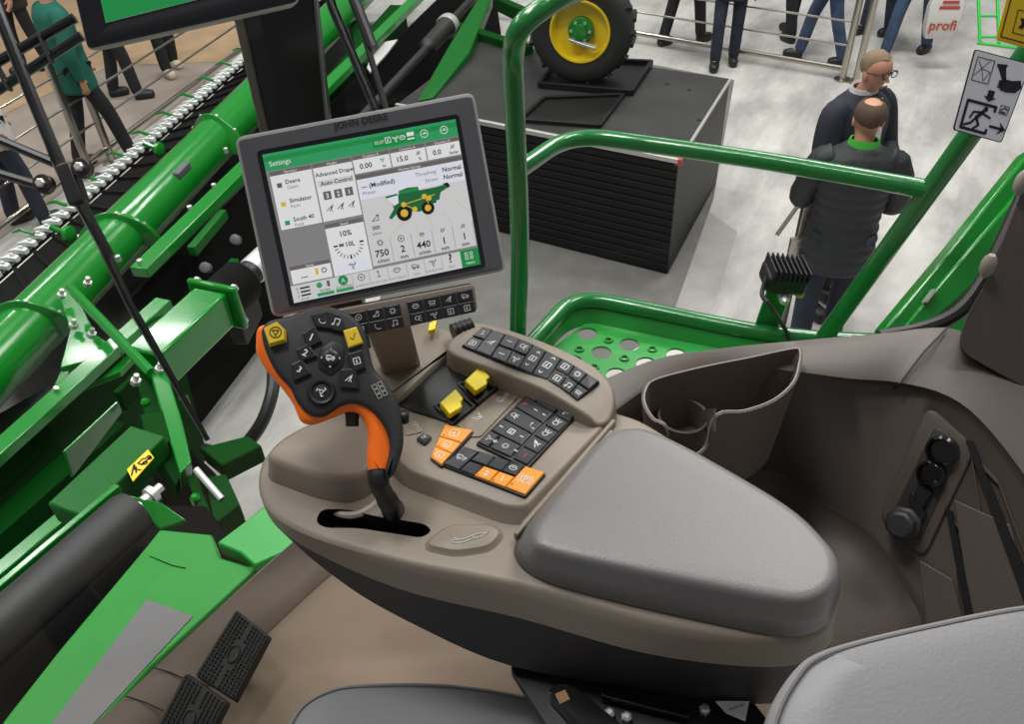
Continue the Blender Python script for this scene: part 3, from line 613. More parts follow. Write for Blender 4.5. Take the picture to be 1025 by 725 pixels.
# screen picture
SM = ['s_grey', 's_white', 's_tile', 's_green', 's_bar', 's_dark', 's_mach', 's_yel', 's_txt2', 's_line', 's_lilac', 's_green2']
s = MB(); SW, SH = 1.333, 1.0
def sp(u, v, o=.001): return bil(SQ, u, v)+mn*(o+.0008)
sx = nrm(SQ[1]-SQ[0]); sy = nrm(SQ[0]-SQ[3]); UH = np.linalg.norm(SQ[0]-SQ[3])
def R(u0, v0, u1, v1, mi, o=.0003): s.add([sp(u0, v0, o), sp(u1, v0, o), sp(u1, v1, o), sp(u0, v1, o)], [(0, 3, 2, 1)], mi)
def Tx(t, u, v, h, mi=5, al='l', b=False): text(s, t, sp(u, v, .0012), sx, sy, h*UH, mi, al, b)
def Ic(k, u, v, sz, mi=5, w=.0007): icon(s, k, sp(u, v, .0012), sx, sy, sz*UH, w, mi)
R(0, 0, 1, 1, 0, .0001); R(0, 0, 1, .112, 3); R(0, .02, 1, .05, 11, .0004)
Tx('Settings', .025, .068, .032, 1)
R(.555, .02, .775, .095, 11, .0005); Tx('02:37', .565, .06, .02, 1); Ic('box', .635, .055, .05, 1); Ic('fan', .675, .055, .05, 1); Ic('drop', .71, .055, .05, 1); R(.735, .03, .772, .055, 1, .0008); R(.735, .068, .772, .078, 1, .0008)
for u in (.825, .93): stroke(s, circ(.5, 14), sp(u, .057, .0012), sx, sy, .05*UH, .0007, 1); stroke(s, [(-.25, 0), (.25, 0), (0, .2)], sp(u, .057, .0012), sx, sy, .05*UH, .0008, 1)
for u in (.775, .88): R(u, .01, u+.002, .105, 11, .0006)
def tile(u0, v0, u1, v1, ttl, hb=.028, mi=1):
    R(u0, v0, u1, v1, mi, .0004); R(u0, v0, u1, v0+hb, 4, .0006); Tx(ttl, (u0+u1)/2, v0+hb/2, .016, 1, 'c')
tile(.015, .12, .225, .505, 'Operator'); 
for k, (a, b, mi) in enumerate((('Deere', 'Client', 2), ('Simulator', 'Farm', 7), ('South 40', 'Field', 3))):
    v = .2+k*.125; Tx(a, .085, v, .027, 5, 'l', True); Tx(b, .088, v+.038, .022, 8); R(.04, v, .065, v+.03, mi if mi != 2 else 8, .0008)
tile(.232, .12, .432, .505, 'Header'); Tx('Advanced Draper', .238, .195, .026, 5, 'l', True); R(.24, .235, .425, .275, 2, .0006); Tx('Auto Control', .255, .255, .027, 5, 'l', True)
for k in range(3): R(.258+.056*k, .31, .298+.056*k, .365, 4, .0008); Tx(str(3-k), .278+.056*k, .338, .03, 1, 'c', True); Ic('plane', .278+.056*k, .425, .06)
for u0, u1, t, un in ((.438, .628, '0.00', 'ac'), (.634, .816, '15.0', '%'), (.822, .998, '0.0', 'bu/ac')):
    tile(u0, .118, u1, .235, 'Counters A', .026); Tx(t, u0+.03, .192, .034, 5, 'l', True); Tx(un, u1-.035, .213, .02, 5, 'c', True); Ic('fan' if t == '0.00' else 'bars', u1-.04, .175, .035, 3 if t == '0.00' else 5)
tile(.438, .245, .998, .865, 'Machine Settings', .03, 2); R(.438, .275, .998, .41, 10, .0006)
Tx('--- (Modified)', .455, .325, .03, 5, 'l', True); Tx('Preset', .458, .37, .024, 8)
Tx('Normal', .985, .315, .03, 5, 'r', True); Tx('Normal', .985, .365, .03, 5, 'r', True); Tx('Threshing:', .855, .315, .025, 8, 'r'); Tx('Straw:', .855, .365, .025, 8, 'r')
# the machine drawing
def Pg(pts, mi, o): s.add([sp(u, v, o) for u, v in pts], [tuple(range(len(pts)))], mi)
_du, _dv = A([193.3, -35.7]), A([32., 148.5]); _dt = _du[0]*_dv[1]-_du[1]*_dv[0]
def cu(X, Y):                                   # drawing coordinates -> screen fractions
    d = A([360+X/4.26-262.5, 110+Y/4.26-155.0]); return ((d[0]*_dv[1]-d[1]*_dv[0])/_dt, (_du[0]*d[1]-_du[1]*d[0])/_dt)
def Pc(pts, mi, o): Pg([cu(*p) for p in pts], mi, o)
Pc([(128, 372), (168, 362), (166, 346), (205, 332), (250, 328), (256, 344), (330, 330), (372, 318), (388, 330), (352, 352), (346, 396), (312, 402), (296, 420), (262, 436), (225, 434), (170, 446), (150, 428)], 6, .0010)
Pc([(112, 374), (164, 362), (168, 398), (148, 410), (132, 392)], 10, .0013); Pc([(108, 370), (160, 358), (164, 364), (114, 378)], 6, .0014); Pc([(150, 420), (172, 432), (140, 468), (126, 462)], 6, .0013); Pc([(358, 316), (382, 310), (394, 326), (384, 334), (374, 322)], 5, .0013)
Pc([(334, 388), (352, 384), (350, 400), (336, 404)], 2, .0013); Pc([(166, 348), (252, 330), (256, 344), (172, 360)], 11, .0012)
for X, Y, r in ((194, 442, .053), (298, 420, .045)):
    u, v = cu(X, Y); fill(s, circ(r, 18), sp(u, v, .0015), sx, sy, UH, 5); fill(s, circ(r*.5, 14), sp(u, v, .0018), sx, sy, UH, 7)
for (a_, b_) in (((190, 405), (325, 362)), ((280, 370), (300, 400)), ((190, 405), (240, 425))):
    a, b = sp(*cu(*a_), .0019), sp(*cu(*b_), .0019); t = nrm(b-a); stroke(s, [(0, 0), (1, 0)], a, t, np.cross(mn, t), np.linalg.norm(b-a), .0009, 7)
for X, Y in ((190, 405), (240, 425), (280, 370), (301, 377)): u, v = cu(X, Y); fill(s, circ(.018, 10), sp(u, v, .002), sx, sy, UH, 7)
for a, b in (((.655, .585), (.55, .69)), ((.70, .63), (.695, .70)), ((.765, .60), (.79, .70)), ((.85, .59), (.89, .69)), ((.915, .52), (.99, .62))):
    a, b = sp(*a, .0009), sp(*b, .0009); t = nrm(b-a); stroke(s, [(0, 0), (1, 0)], a, t, np.cross(mn, t), np.linalg.norm(b-a), .0005, 7)
Ic('wedge', .495, .545, .06); Tx('300', .49, .61, .026, 5, 'c', True); Tx('n/min', .49, .648, .02, 5, 'c')
for k, (t, un, ic) in enumerate((('750', 'n/min', 'gear'), ('2', 'mm', 'circle_dot'), ('440', 'n/min', 'drop'), ('1', 'mm', 'bars'), ('1', 'mm', 'bars'))):
    u = .443+.111*k; R(u, .695, u+.105, .86, 9 if False else 2, .0008); R(u+.106, .695, u+.1085, .86, 0, .0008)
    Tx(t, u+.053, .785, .045, 5, 'c', True); Tx(un, u+.053, .838, .026, 5, 'c', True); Ic(ic, u+.053, .715, .055 if k < 2 else .04)
tile(.232, .525, .432, .88, 'Speed'); Tx('10%', .332, .605, .036, 5, 'c', True); Tx('10L', .345, .68, .032, 5, 'c', True); R(.285, .67, .31, .69, 8, .0008)
for k in range(13):
    a = math.pi+k*math.pi/12; stroke(s, [(math.cos(a)*.78, math.sin(a)*.78), (math.cos(a), math.sin(a))], sp(.335, .68, .0012), sx, sy, .1*UH, .0009 if k % 6 else .0018, 5)
R(.25, .79, .42, .87, 10, .0008); Ic('fan', .335, .828, .06)
tile(.015, .755, .222, .875, 'Status', .026); Tx('---', .08, .835, .035, 5, 'c', True); Ic('gear', .185, .82, .05); R(.14, .80, .155, .84, 7, .0008)
R(0, .88, 1, 1, 2, .0004); R(0, .88, 1, .884, 0, .0006)
for k in range(3): R(.045, .905+.025*k, .095, .916+.025*k, 5, .0008); Ic('check', .03, .91+.025*k, .02, 5, .0005)
Tx('SETUP', .06, .985, .014, 8, 'c')
R(.125, .968, .215, .99, 3, .0008); R(.225, .968, .315, .99, 3, .0008); fill(s, circ(.02, 12), sp(.145, .915, .0012), sx, sy, UH, 3); R(.185, .895, .2, .935, 8, .0008); Tx('WORK', .17, .955, .017, 5, 'c')
fill(s, circ(.034, 16), sp(.27, .915, .0012), sx, sy, UH, 11); Tx('A', .27, .915, .035, 1, 'c', True); s.V[-1:] = s.V[-1:]
Tx('AUTOTRAC', .27, .957, .015, 5, 'c')
for u, ic, t in ((.365, 'circle_dot', 'GUIDANCE'), (.455, 'num', 'QUICK LINE'), (.555, 'drop', 'ROW TRACK'), (.655, 'mach', 'FLEX'), (.75, 'fan', 'NAVIGATOR'), (.845, None, 'HELP')):
    if ic: Ic(ic, u, .92, .06)
    else: Tx('?', u, .915, .06, 5, 'c', True)
    Tx(t, u, .975, .014, 8, 'c'); R(u-.048, .89, u-.046, .99, 0, .0006)
R(.9, .88, 1, 1, 11, .0008)
for a in (.932, .958):
    for b in (.91, .938): stroke(s, [(-.4, -.4), (.4, -.4), (.4, .4), (-.4, .4), (-.4, -.4)], sp(a, b, .0016), sx, sy, .022*UH, .0006, 1)
Tx('MENU', .948, .975, .016, 1, 'c')
s.build('screen', SM, disp, smooth=False, fix=False)
# key bar under the screen
KB = [Mm(330, 311, .004), Mm(474, 284, .004), Mm(478, 311, .004), Mm(336, 343, .004)]
q = MB(); puff(q, fillet(KB, .006, 4, True), mn, .02, .0015); kbar = q.build('key_bar', 'taupe', disp, ang=50)
g1 = ['wedge', 'circle_dot', 'wedge', 'gear', 'mach', 'box', 'phone', 'note']; g2 = ['drop', 'header', 'plane', 'mach', 'lamp', 'fan', 'box', 'box']
for Q, ics in (([Mm(332, 316, .004), Mm(400, 303, .004), Mm(405, 327, .004), Mm(337, 340, .004)], g1), ([Mm(406, 301.5, .004), Mm(472, 288, .004), Mm(476, 312, .004), Mm(411, 326, .004)], g2)):
    for r_ in range(2):
        for k in range(4):
            key('key', kcell(Q, k/4, k/4+.25, r_/2, r_/2+.5), mn, .0025, KM, kbar, ics[r_*4+k], gap=.07, isz=.68)
q = MB(); q.beam(Mm(388, 325, -.02), Z(402, 368, 2.80), .05, .02, mn); q.build('support_arm', 'taupe', disp, bevel=.004)
# ================================================================== UPPER DISPLAY (cut by the frame)
up = D(180, 20, .84); Uu = lambda x, y, o=0: PL(x, y, up, mn)+mn*o
disp2 = thing('display_monitor', 'black framed second screen at the top left with green bar', 'monitor', Uu(190, -60, -.03))
Q = [Uu(40, -150), Uu(262, -190), Uu(300, 3), Uu(87, 51)]; P = fillet(Q, .008, 5, True)
q = MB(); q.loft([[p-mn*.03+(cen(P)-p)*.05 for p in P], [p-mn*.004 for p in P], [p-mn*.001 for p in inset_n(P, .0006, mn)], inset_n(P, .0014, mn)], True, True); q.build('edge_frame', 'bezel_edge', disp2, ang=50)
Po = inset_n(P, .0014, mn); SQ2 = [Uu(73, -130), Uu(238, -165), Uu(268, -18), Uu(106, 23)]
Si = fillet([bil(SQ2, -.03, -.03), bil(SQ2, 1.03, -.03), bil(SQ2, 1.03, 1.06), bil(SQ2, -.03, 1.06)], .004, 5, True)
q = MB(); q.loft([[p for p in Po], [p+mn*.002 for p in inset_n(Po, .002, mn)], [p+mn*.002 for p in Si], [p+mn*.0005 for p in inset_n(Si, .003, mn)]], False, True); q.build('bezel', 'bezel_in', disp2, ang=60)
q = MB(); a = lambda u, v, o: bil(SQ2, u, v)+mn*o
q.quad([a(0, 0, .001), a(0, 1, .001), a(1, 1, .001), a(1, 0, .001)], 0); q.quad([a(0, .80, .0013), a(0, 1, .0013), a(1, 1, .0013), a(1, .80, .0013)], 1); q.quad([a(0, .70, .0013), a(0, .80, .0013), a(1, .80, .0013), a(1, .70, .0013)], 2)
q.build('screen', ['s_tile', 's_green2', 's_white'], disp2, smooth=False, fix=False)
# corner post of the cab between the two displays
pn = nrm(A([.1, -1, .12])); pp = D(285, 60, 1.08); Pp = lambda x, y, o=0: PL(x, y, pp, pn)+pn*o
post = thing('cab_corner_post', 'black post with grey edge rising behind the lit display screen', 'post', Pp(320, 420))
q = MB(); q.prism([Pp(222, -50, 0), Pp(308, -70, 0), Pp(330, 130, 0), Pp(385, 420, 0), Pp(330, 420, 0), Pp(266, 130, 0)], -pn*.05); q.build('post_core', 'black_gloss', post, bevel=.004)
for a, b in (((224, -50), (267, 140)), ((309, -70), (328, 130))):
    q = MB(); q.beam(Pp(*a, .002), Pp(*b, .002), .011 if a[0] < 250 else .004, .012, pn); q.build('edge_trim', 'bezel' if a[0] > 250 else 'taupe_sill', post, bevel=.002)
# ================================================================== SEAT
seat = thing('driver_seat', 'grey driver seat with piped backrest at the lower right', 'seat', Z(560, 900, FLZ))
bn = nrm(A([.05, -.35, .94])); b0 = D(880, 690, .60); Bk = lambda x, y, o=0: PL(x, y, b0, bn)+bn*o
pts = [(760, 775), (768, 730), (777, 702), (792, 676), (811, 656), (850, 641), (930, 622), (1030, 603), (1120, 600), (1190, 650), (1200, 800), (1000, 900), (780, 880)]
P = cr([Bk(x, y) for x, y in pts], 5, True)
q = MB(); n_ = bn
q.loft([[p-n_*.13 for p in inset_n(P, .05, n_)], [p-n_*.10 for p in inset_n(P, .03, n_)], [p-n_*.025 for p in inset_n(P, .003, n_)], [p-n_*.006 for p in inset_n(P, .001, n_)], [p+n_*.001 for p in inset_n(P, .008, n_)], [p+n_*.006 for p in scale_ring(P, .88)], [p+n_*.011 for p in scale_ring(P, .6)]], True, True); bk = q.build('backrest', 'seat_vinyl', seat, ang=80)
q = MB(); q.tube([p+n_*.0015 for p in inset_n(P, .0045, n_)], .0013, 6, closed=True); q.build('piping', 'seat_seam', bk)
pts = [(270, 760), (284, 728), (300, 704), (325, 689), (360, 682), (450, 682), (540, 697), (615, 722), (650, 780), (620, 900), (400, 950), (285, 850)]
P = cr(ZP(pts, 2.55), 5, True)
q = MB(); q.loft([[p-UZ*.12 for p in inset_n(P, .02, UZ)], [p-UZ*.03 for p in inset_n(P, -.002, UZ)], [p-UZ*.008 for p in P], inset_n(P, .008, UZ), [p+UZ*.008 for p in inset_n(P, .04, UZ)]], True, True); cu = q.build('seat_cushion', 'seat_vinyl', seat, ang=80)
q = MB(); q.tube([p+UZ*.0005 for p in inset_n(P, .008, UZ)], .0016, 6, closed=True); q.build('piping', 'seat_seam', cu)
q = MB(); c = cen(P); q.lathe(A([c[0], c[1], FLZ-.01]), UZ, [(.14, 0), (.14, .05), (.10, .07), (.11, .12), (.10, .16), (.12, .19)], 24); q.build('seat_base', 'black', seat)
q = MB(); q.beam(A([c[0]+.12, c[1], 2.48]), Bk(900, 900, -.1), .06, .03); q.build('backrest_bracket', 'black', seat, bevel=.004)
# ================================================================== PEDALS
for k, (P, lab) in enumerate(([[(240, 619), (272, 645), (234, 701), (195, 676)], 'black studded rubber pedal, the farther of two on the brown cab floor'], [[(190, 682), (231, 711), (193, 768), (150, 742)], 'black studded rubber pedal at the bottom edge of the photo, nearer one'])):
    zt_ = 2.33; Q = ZP(P, zt_); Q = [Q[0]+UZ*.025, Q[1]+UZ*.025, Q[2], Q[3]]; n = nrm(np.cross(Q[1]-Q[0], Q[0]-Q[3])); n = n if n[2] > 0 else -n
    pd = thing('pedal', lab, 'pedal', A([*cen(Q)[:2], FLZ]), 'brake pedals')
    q = MB(); puff(q, fillet(Q, .006, 3, True), n, .014, .002)
    ex = nrm(Q[1]-Q[0]); ey = nrm(Q[0]-Q[3])
    for i in range(11):
        for j in range(17):
            u, v = .07+.86*i/10, .05+.9*j/16
            if (.38 < u < .62 and .3 < v < .7) or abs(u-.5) < .08 and (v < .38 or v > .66) or abs(v-.5) < .0 : continue
            p = bil(Q, u, v); r = .0021; q.add([p+ex*a*r+ey*b*r+n*h for h, sc in ((0, 1), (.0026, .55)) for a, b in ((-sc, -sc), (sc, -sc), (sc, sc), (-sc, sc))], [(0, 1, 5, 4), (1, 2, 6, 5), (2, 3, 7, 6), (3, 0, 4, 7), (4, 5, 6, 7)])
    c = bil(Q, .5, .5); ov = [c+ex*math.cos(t)*.010+ey*math.sin(t)*.013 for t in np.linspace(0, 2*math.pi, 20, endpoint=False)]; q.tube([p+n*.0006 for p in ov], .0014, 6, closed=True)
    q.build('pedal_pad', 'rubber', pd, smooth=False)
    q = MB(); w = .006; q.loft([[p-n*.014 for p in inset_n(Q, -w*.2, n)], [p-n*.020-ex*.008 for p in inset_n(Q, -w*.2, n)]], True, True); q.build('backing_plate', 'black', pd, bevel=.001)
    q = MB(); q.beam(c-n*.018, A([*(c[:2]-.02*ex[:2]), FLZ-.003]), .03, .012); q.build('pedal_arm', 'black', pd, bevel=.002)
# ================================================================== WIPER GEAR AND LINKAGE OUTSIDE THE WINDSCREEN
wp = thing('wiper_arm', 'long black wiper arm hanging diagonally outside the windscreen on the left', 'wiper', D(207, 442, 1.75))
wl = lambda x, y: D(x, y, 1.55)
q = MB(); q.tube([wl(-14, -20), wl(20, 68), wl(62, 170), wl(110, 258)], [.011, .011, .012, .010], 10); q.tube([wl(89, 218), wl(130, 305), wl(208, 441)], [.009, .008, .005], 8); main = q.build('arm', 'black_gloss', wp)
q = MB(); q.beam(wl(66, 165), wl(80, 205), .032, .03, RT); q.build('clamp', 'black', wp, bevel=.004)
for x, y in ((48, 186), (86, 170)):
    q = MB(); c = wl(x, y)-FW*.016; q.lathe(c, -FW, [(.018, -.012), (.018, .004), (.016, .006), (0, .006)], 20); hb = q.build('pivot_lug', 'black', wp)
    q = MB(); q.lathe(c-FW*.006, -FW, [(.009, 0), (.009, .006), (.006, .008), (0, .008)], 6); q.build('bolt', 'zinc', hb, smooth=False)
for a, b in (((-20, 132), (54, 163)), ((-20, 168), (44, 187))):
    q = MB(); q.tube([wl(*a)+FW*.01, wl(*b)+FW*.01], .009, 8); q.build('link', 'black', wp)
mb_ = thing('mirror_bracket', 'black double bar bracket crossing the upper left corner outside the windscreen', 'bracket', D(20, 80, 1.62))
for a, b in (((-25, 75), (75, 18)), ((-25, 105), (82, 36))):
    q = MB(); q.tube([D(*a, 1.64), D(*b, 1.64)], .010, 10); q.build('bar', 'black_gloss', mb_)
for a, b in (((40, 35), (52, 62)), ((-5, 62), (10, 90))):
    q = MB(); q.beam(D(*a, 1.635), D(*b, 1.635), .016, .006, RT); q.build('brace', 'black', mb_)
w2 = thing('wiper_arm', 'twin rod black wiper arm outside the glass above the lit display screen', 'wiper', D(375, 110, 1.6))
q = MB(); q.tube([D(325, -20, 1.5), D(333, 8, 1.5), D(377, 112, 1.5)], [.009, .009, .008], 10); q.build('arm', 'black_gloss', w2)
q = MB(); q.tube([D(347, -20, 1.5), D(373, 48, 1.5)], .011, 10); q.tube([D(366, 40, 1.5), D(387, 112, 1.5)], .006, 8); q.build('blade_holder', 'black', w2)
# ================================================================== GLASS
HT = 4.3
base = [Z(-120, 900, 2.262), Z(92, 726, 2.262), Z(205, 622, 2.262), Z(300, 537, 2.262), A([*Pp(330, 300)[:2]+A([-.02, .02]), 2.262])]
q = MB(); q.loft([base, [A([p[0]-.10, p[1]+.06, 3.3]) if i < 4 else A([p[0], p[1]+.02, 3.3]) for i, p in enumerate(base)], [A([p[0]-.16, p[1]+.10, HT]) if i < 4 else A([p[0], p[1]+.05, HT]) for i, p in enumerate(base)]], False, False, False)
tag(q.build('window_1', 'glass', None, ang=60), kind='structure')
GR0 = Z(700, 352, 2.728); GRn = nrm(np.cross(Z(940, 330, 2.728)-GR0, A([0, .34, 1.])))
if np.dot(GRn, CAM-GR0) < 0: GRn = -GRn
G = lambda x, y, o=0: PL(x, y, GR0, GRn)+GRn*o
def gl(t, z): p = GR0+(Z(940, 330, 2.728)-GR0)*t; return A([p[0], p[1]+.34*(z-p[2]), z])
q = MB(); q.loft([[gl(-1.3, 2.728), gl(0, 2.728), gl(1.02, 2.728)], [gl(-1.3, HT), gl(0, HT), gl(1.02, HT)]], False, False, False)
tag(q.build('window_2', 'glass', None), kind='structure')
# stickers on the inside of the right window
def sticker(name, label, cor, back, edge):
    t = thing(name, label, 'sign', G(*cor[3], .002)); Q = [G(x, y, .003) for x, y in cor]
    q = MB(); q.loft([[p-GRn*.0012 for p in fillet(Q, .004, 3, True)], fillet(Q, .004, 3, True)], True, True); q.build('edge_border', edge, t, smooth=False)
    q = MB(); P = fillet(inset_n(Q, .0022, GRn), .003, 3, True); q.loft([[p-GRn*.0005 for p in P], [p+GRn*.0004 for p in P]], True, True); fc = q.build('sign_face', back, t, smooth=False)
    return t, Q, fc
t, Q, fc = sticker('exit_sign', 'white emergency exit sign with hammer, arrow and running figure on the window', [(974.5, 49), (1031, 64), (1001, 143), (952.5, 130)], 'sign_white', 'sign_ink')
ex = nrm(Q[1]-Q[0]); ey = nrm(Q[0]-Q[3]); hh = np.linalg.norm(Q[0]-Q[3])
q = MB(); g = lambda u, v: bil(Q, u, v)+GRn*.0009
def gs(P, w): 
    P = [g(*p) for p in P]
    for a, b in zip(P, P[1:]):
        d = nrm(b-a); e = np.cross(GRn, d)*w/2; q.add([a-e-d*w*.2, b-e+d*w*.2, b+e+d*w*.2, a+e-d*w*.2], [(0, 1, 2, 3)])
def gf(P): q.add([g(*p) for p in P], [tuple(range(len(P)))])
gs([(.08, .08), (.38, .08), (.38, .36), (.08, .36), (.08, .08)], .0011)
for P in ([(.2, .2), (.3, .1)], [(.2, .2), (.12, .12)], [(.2, .2), (.1, .3)], [(.2, .2), (.28, .34)], [(.2, .2), (.36, .22)], [(.28, .34), (.36, .22)]): gs(P, .0009)
gf([(.43, .10), (.62, .08), (.60, .13), (.45, .14)]); gf([(.47, .14), (.60, .12), (.68, .27), (.62, .29)])
gf([(.56, .30), (.64, .25), (.78, .25), (.92, .22), (.98, .30), (.90, .38), (.74, .40), (.62, .39)])
q2 = q
for k in range(4): gs([(.555, .285+.025*k), (.64, .275+.028*k)], .0018)
gf([(.43, .42), (.55, .42), (.55, .50), (.61, .50), (.49, .56), (.37, .50), (.43, .50)])
gs([(.72, .64), (.58, .64), (.08, .60), (.08, .98), (.62, .98)], .0); 
gs([(.66, .66), (.66, .60), (.12, .60), (.12, .94), (.62, .94), (.62, .89)], .0038)
gs([(.46, .69), (.36, .78)], .0055); gs([(.36, .78), (.44, .86), (.36, .92)], .0034); gs([(.36, .78), (.28, .86), (.16, .90)], .0032); gs([(.44, .71), (.62, .745)], .0028); gs([(.44, .70), (.28, .72), (.24, .80)], .0028)
q.add([g(.49, .655)+(ex*math.cos(a)+ey*math.sin(a))*.0034 for a in np.linspace(0, 2*math.pi, 14, endpoint=False)], [tuple(range(14))])
gs([(.66, .84), (.92, .84)], .0034); gf([(.82, .76), (.98, .84), (.82, .92), (.88, .84)])
gs([(.74, .56), (.90, .56), (.90, .66), (.74, .66), (.74, .56)], .001); gs([(.76, .62), (.82, .58), (.88, .60)], .0018); gs([(.76, .64), (.86, .64)], .002)
q.build('pictogram', 'sign_ink', fc, smooth=False)
t, Q, fc = sticker('warning_sign', 'yellow warning sign with spanner pictogram cut off at the top right corner', [(1018, -45), (1080, -30), (1062, 58), (995.5, 40)], 'yellow_sign', 'yellow_sign')
q = MB(); g = lambda u, v: bil(Q, u, v)+GRn*.0009
gs([(.06, .02), (.05, .95), (.95, .95), (.95, .02)], .0016); gs([(.20, .87), (.20, .60), (.75, .58), (.75, .87), (.20, .87)], .0012); gs([(.30, .74), (.72, .74)], .003); gf([(.26, .68), (.33, .68), (.36, .74), (.33, .80), (.26, .80), (.30, .74)])
gs([(.47, .60), (.47, .87)], .001)
q.build('pictogram', 'sign_ink', fc, smooth=False)
# ================================================================== HALL FLOOR
def floor_mat():
    m = bpy.data.materials.new('hall_carpet'); m.use_nodes = True; nt = m.node_tree; b = nt.nodes['Principled BSDF']; b.inputs['Roughness'].default_value = .75
    tc = nt.nodes.new('ShaderNodeTexCoord'); mp_ = nt.nodes.new('ShaderNodeMapping'); mp_.inputs['Rotation'].default_value = (0, 0, math.radians(-62)); nt.links.new(tc.outputs['Object'], mp_.inputs[0])
    n1 = nt.nodes.new('ShaderNodeTexNoise'); n1.inputs['Scale'].default_value = .55; n1.inputs['Detail'].default_value = 5; n1.inputs['Roughness'].default_value = .65
    sc = nt.nodes.new('ShaderNodeMapping'); sc.inputs['Scale'].default_value = (1, 2.6, 1); nt.links.new(mp_.outputs[0], sc.inputs[0]); nt.links.new(sc.outputs[0], n1.inputs['Vector'])
    bk = nt.nodes.new('ShaderNodeTexBrick'); bk.inputs['Scale'].default_value = .5; bk.inputs['Mortar Size'].default_value = .004; bk.inputs['Color1'].default_value = lin('#a5a39e'); bk.inputs['Color2'].default_value = lin('#bdbab5'); bk.inputs['Mortar'].default_value = lin('#a8a5a0')
    nt.links.new(mp_.outputs[0], bk.inputs['Vector'])
    rp = nt.nodes.new('ShaderNodeValToRGB'); rp.color_ramp.elements[0].position = .38; rp.color_ramp.elements[0].color = lin('#8e8c88'); rp.color_ramp.elements[1].position = .62; rp.color_ramp.elements[1].color = lin('#cfccc6')
    nt.links.new(n1.outputs['Fac'], rp.inputs['Fac'])
    mx_ = nt.nodes.new('ShaderNodeMix'); mx_.data_type = 'RGBA'; mx_.inputs[0].default_value = .3; nt.links.new(rp.outputs[0], mx_.inputs[6]); nt.links.new(bk.outputs[0], mx_.inputs[7])
    nt.links.new(mx_.outputs[2], b.inputs['Base Color']); return m
M['hall'] = floor_mat()
defm('walkway', '#a58a6a', .85, var=(3, .12)); defm('walkway_grey', '#8f8378', .85, var=(2, .12))
q = MB(); q.prism([A([-18, -6, 0]), A([18, -6, 0]), A([18, 26, 0]), A([-18, 26, 0])], -UZ*.2); tag(q.build('floor_hall', 'hall', None, smooth=False), kind='structure')
q = MB(); P = [Z(-120, 330, .004), Z(290, 20, .004), Z(320, -60, .004), Z(-300, -60, .004)]; q.prism(P, -UZ*.003); tag(q.build('floor_walkway', 'walkway_grey', None, smooth=False), kind='structure')
q = MB(); P = [Z(-120, 170, .008), Z(110, 66, .008), Z(260, 60, .008), Z(320, -60, .008), Z(-300, -60, .008)]; q.prism(P, -UZ*.003); tag(q.build('floor_aisle', 'walkway', None, smooth=False), kind='structure')
defm('shade_grey', '#6b6965', .9, var=(5, .12)); defm('shade_mid', '#999793', .9, var=(4, .1))  # floor greys with the machine's shade coloured in
q = MB(); P = [Z(668, 330, .003), Z(714, 200, .003), Z(735, 80, .003), Z(470, 30, .003), Z(370, 330, .003), Z(480, 440, .003)]; q.prism(P, -UZ*.002); tag(q.build('floor_shade', 'shade_grey', None, smooth=False), kind='structure')  # painted shade of the combine on the hall floor around the podium
q = MB(); P = [Z(738, 232, .003), Z(706, 330, .003), Z(668, 330, .003), Z(710, 212, .003)]; q.prism(P, -UZ*.002); tag(q.build('floor_shade_edge', 'shade_mid', None, smooth=False), kind='structure')  # lighter strip painted along the border of that shade
# ================================================================== HARVESTER HEADER
hd = thing('harvester_header', 'wide green harvester header with white cutter guards lying left of the cab', 'harvester header', A([-2.4, 3.6, 0]))
def ext(a, b, k0=0., k1=0.): a, b = A(a), A(b); return a-(b-a)*k0, b+(b-a)*k1
t0, t1 = ext(Z(0, 360, 1.1), Z(190, 166, 1.1), .25, 3.2); tdir = nrm(t1-t0); tn = nrm(np.cross(UZ, tdir))       # tn points to the front (left)
q = MB(); q.cyl(t0, t1, .145, n=36); q.build('auger_tube', 'green', hd, ang=50)
def on_tube(px, py): p = Z(px, py, 1.1); return t0+tdir*np.dot(p-t0, tdir)
for px, py, tw in ((30, 330, 1.), (118, 240, 1.), (218, 138, -1.)):        # curved flights wrapped half round the tube
    c = on_tube(px, py); q = MB(); rr = []
    for k in range(25):
        a = math.radians(-25+225*k/24); d = tn*math.cos(a)+UZ*math.sin(a); s_ = tdir*(.16*(k/24-.5)*tw)
        w = .03+.07*max(0, 1-k/6)+.05*max(0, (k-16)/8); h_ = .013+.022*max(0, (k-12)/12)
        rr.append([c+d*.13+s_-tdir*h_*1.6, c+d*.13+s_+tdir*h_*1.6, c+d*(.145+w)+s_+tdir*h_*.5, c+d*(.145+w)+s_-tdir*h_*.5])
    fl__ = q.loft(rr, True, True); fo = q.build('auger_flight', 'green', hd, bevel=.004)
    for k in (4, 9, 14, 19):
        q = MB(); p = (rr[k][2]+rr[k][3])/2; dd = nrm(p-c); q.lathe(p-dd*.004, dd, [(.010, 0), (.010, .008), (0, .012)], 8); q.build('rivet', 'zinc', fo)
for px, py in ((160, 150), (70, 235)):
    c = Z(px, py, .75); q = MB(); q.tube([c, c+tn*.12+UZ*.05], .02, 8); q.lathe(c, -tn, [(.06, -.02), (.06, .01), (.03, .03), (0, .03)], 12); q.build('feed_finger', 'green', hd)
c = on_tube(175, 185)+tn*-.10+UZ*.10; q = MB(); q.box(c, tdir, tn, UZ, .16, .05, .05); q.build('tube_hatch', 'bezel', hd, bevel=.01)
c0, c1 = ext(Z(0, 276, .25), Z(240, 66, .25), .15, .55); cd = nrm(c1-c0); cn = nrm(np.cross(UZ, cd)); Lc_ = np.linalg.norm(c1-c0)
q = MB(); q.beam(c0, c1, .06, .04); q.build('cutter_bar', 'black', hd, bevel=.006)
ng = 66
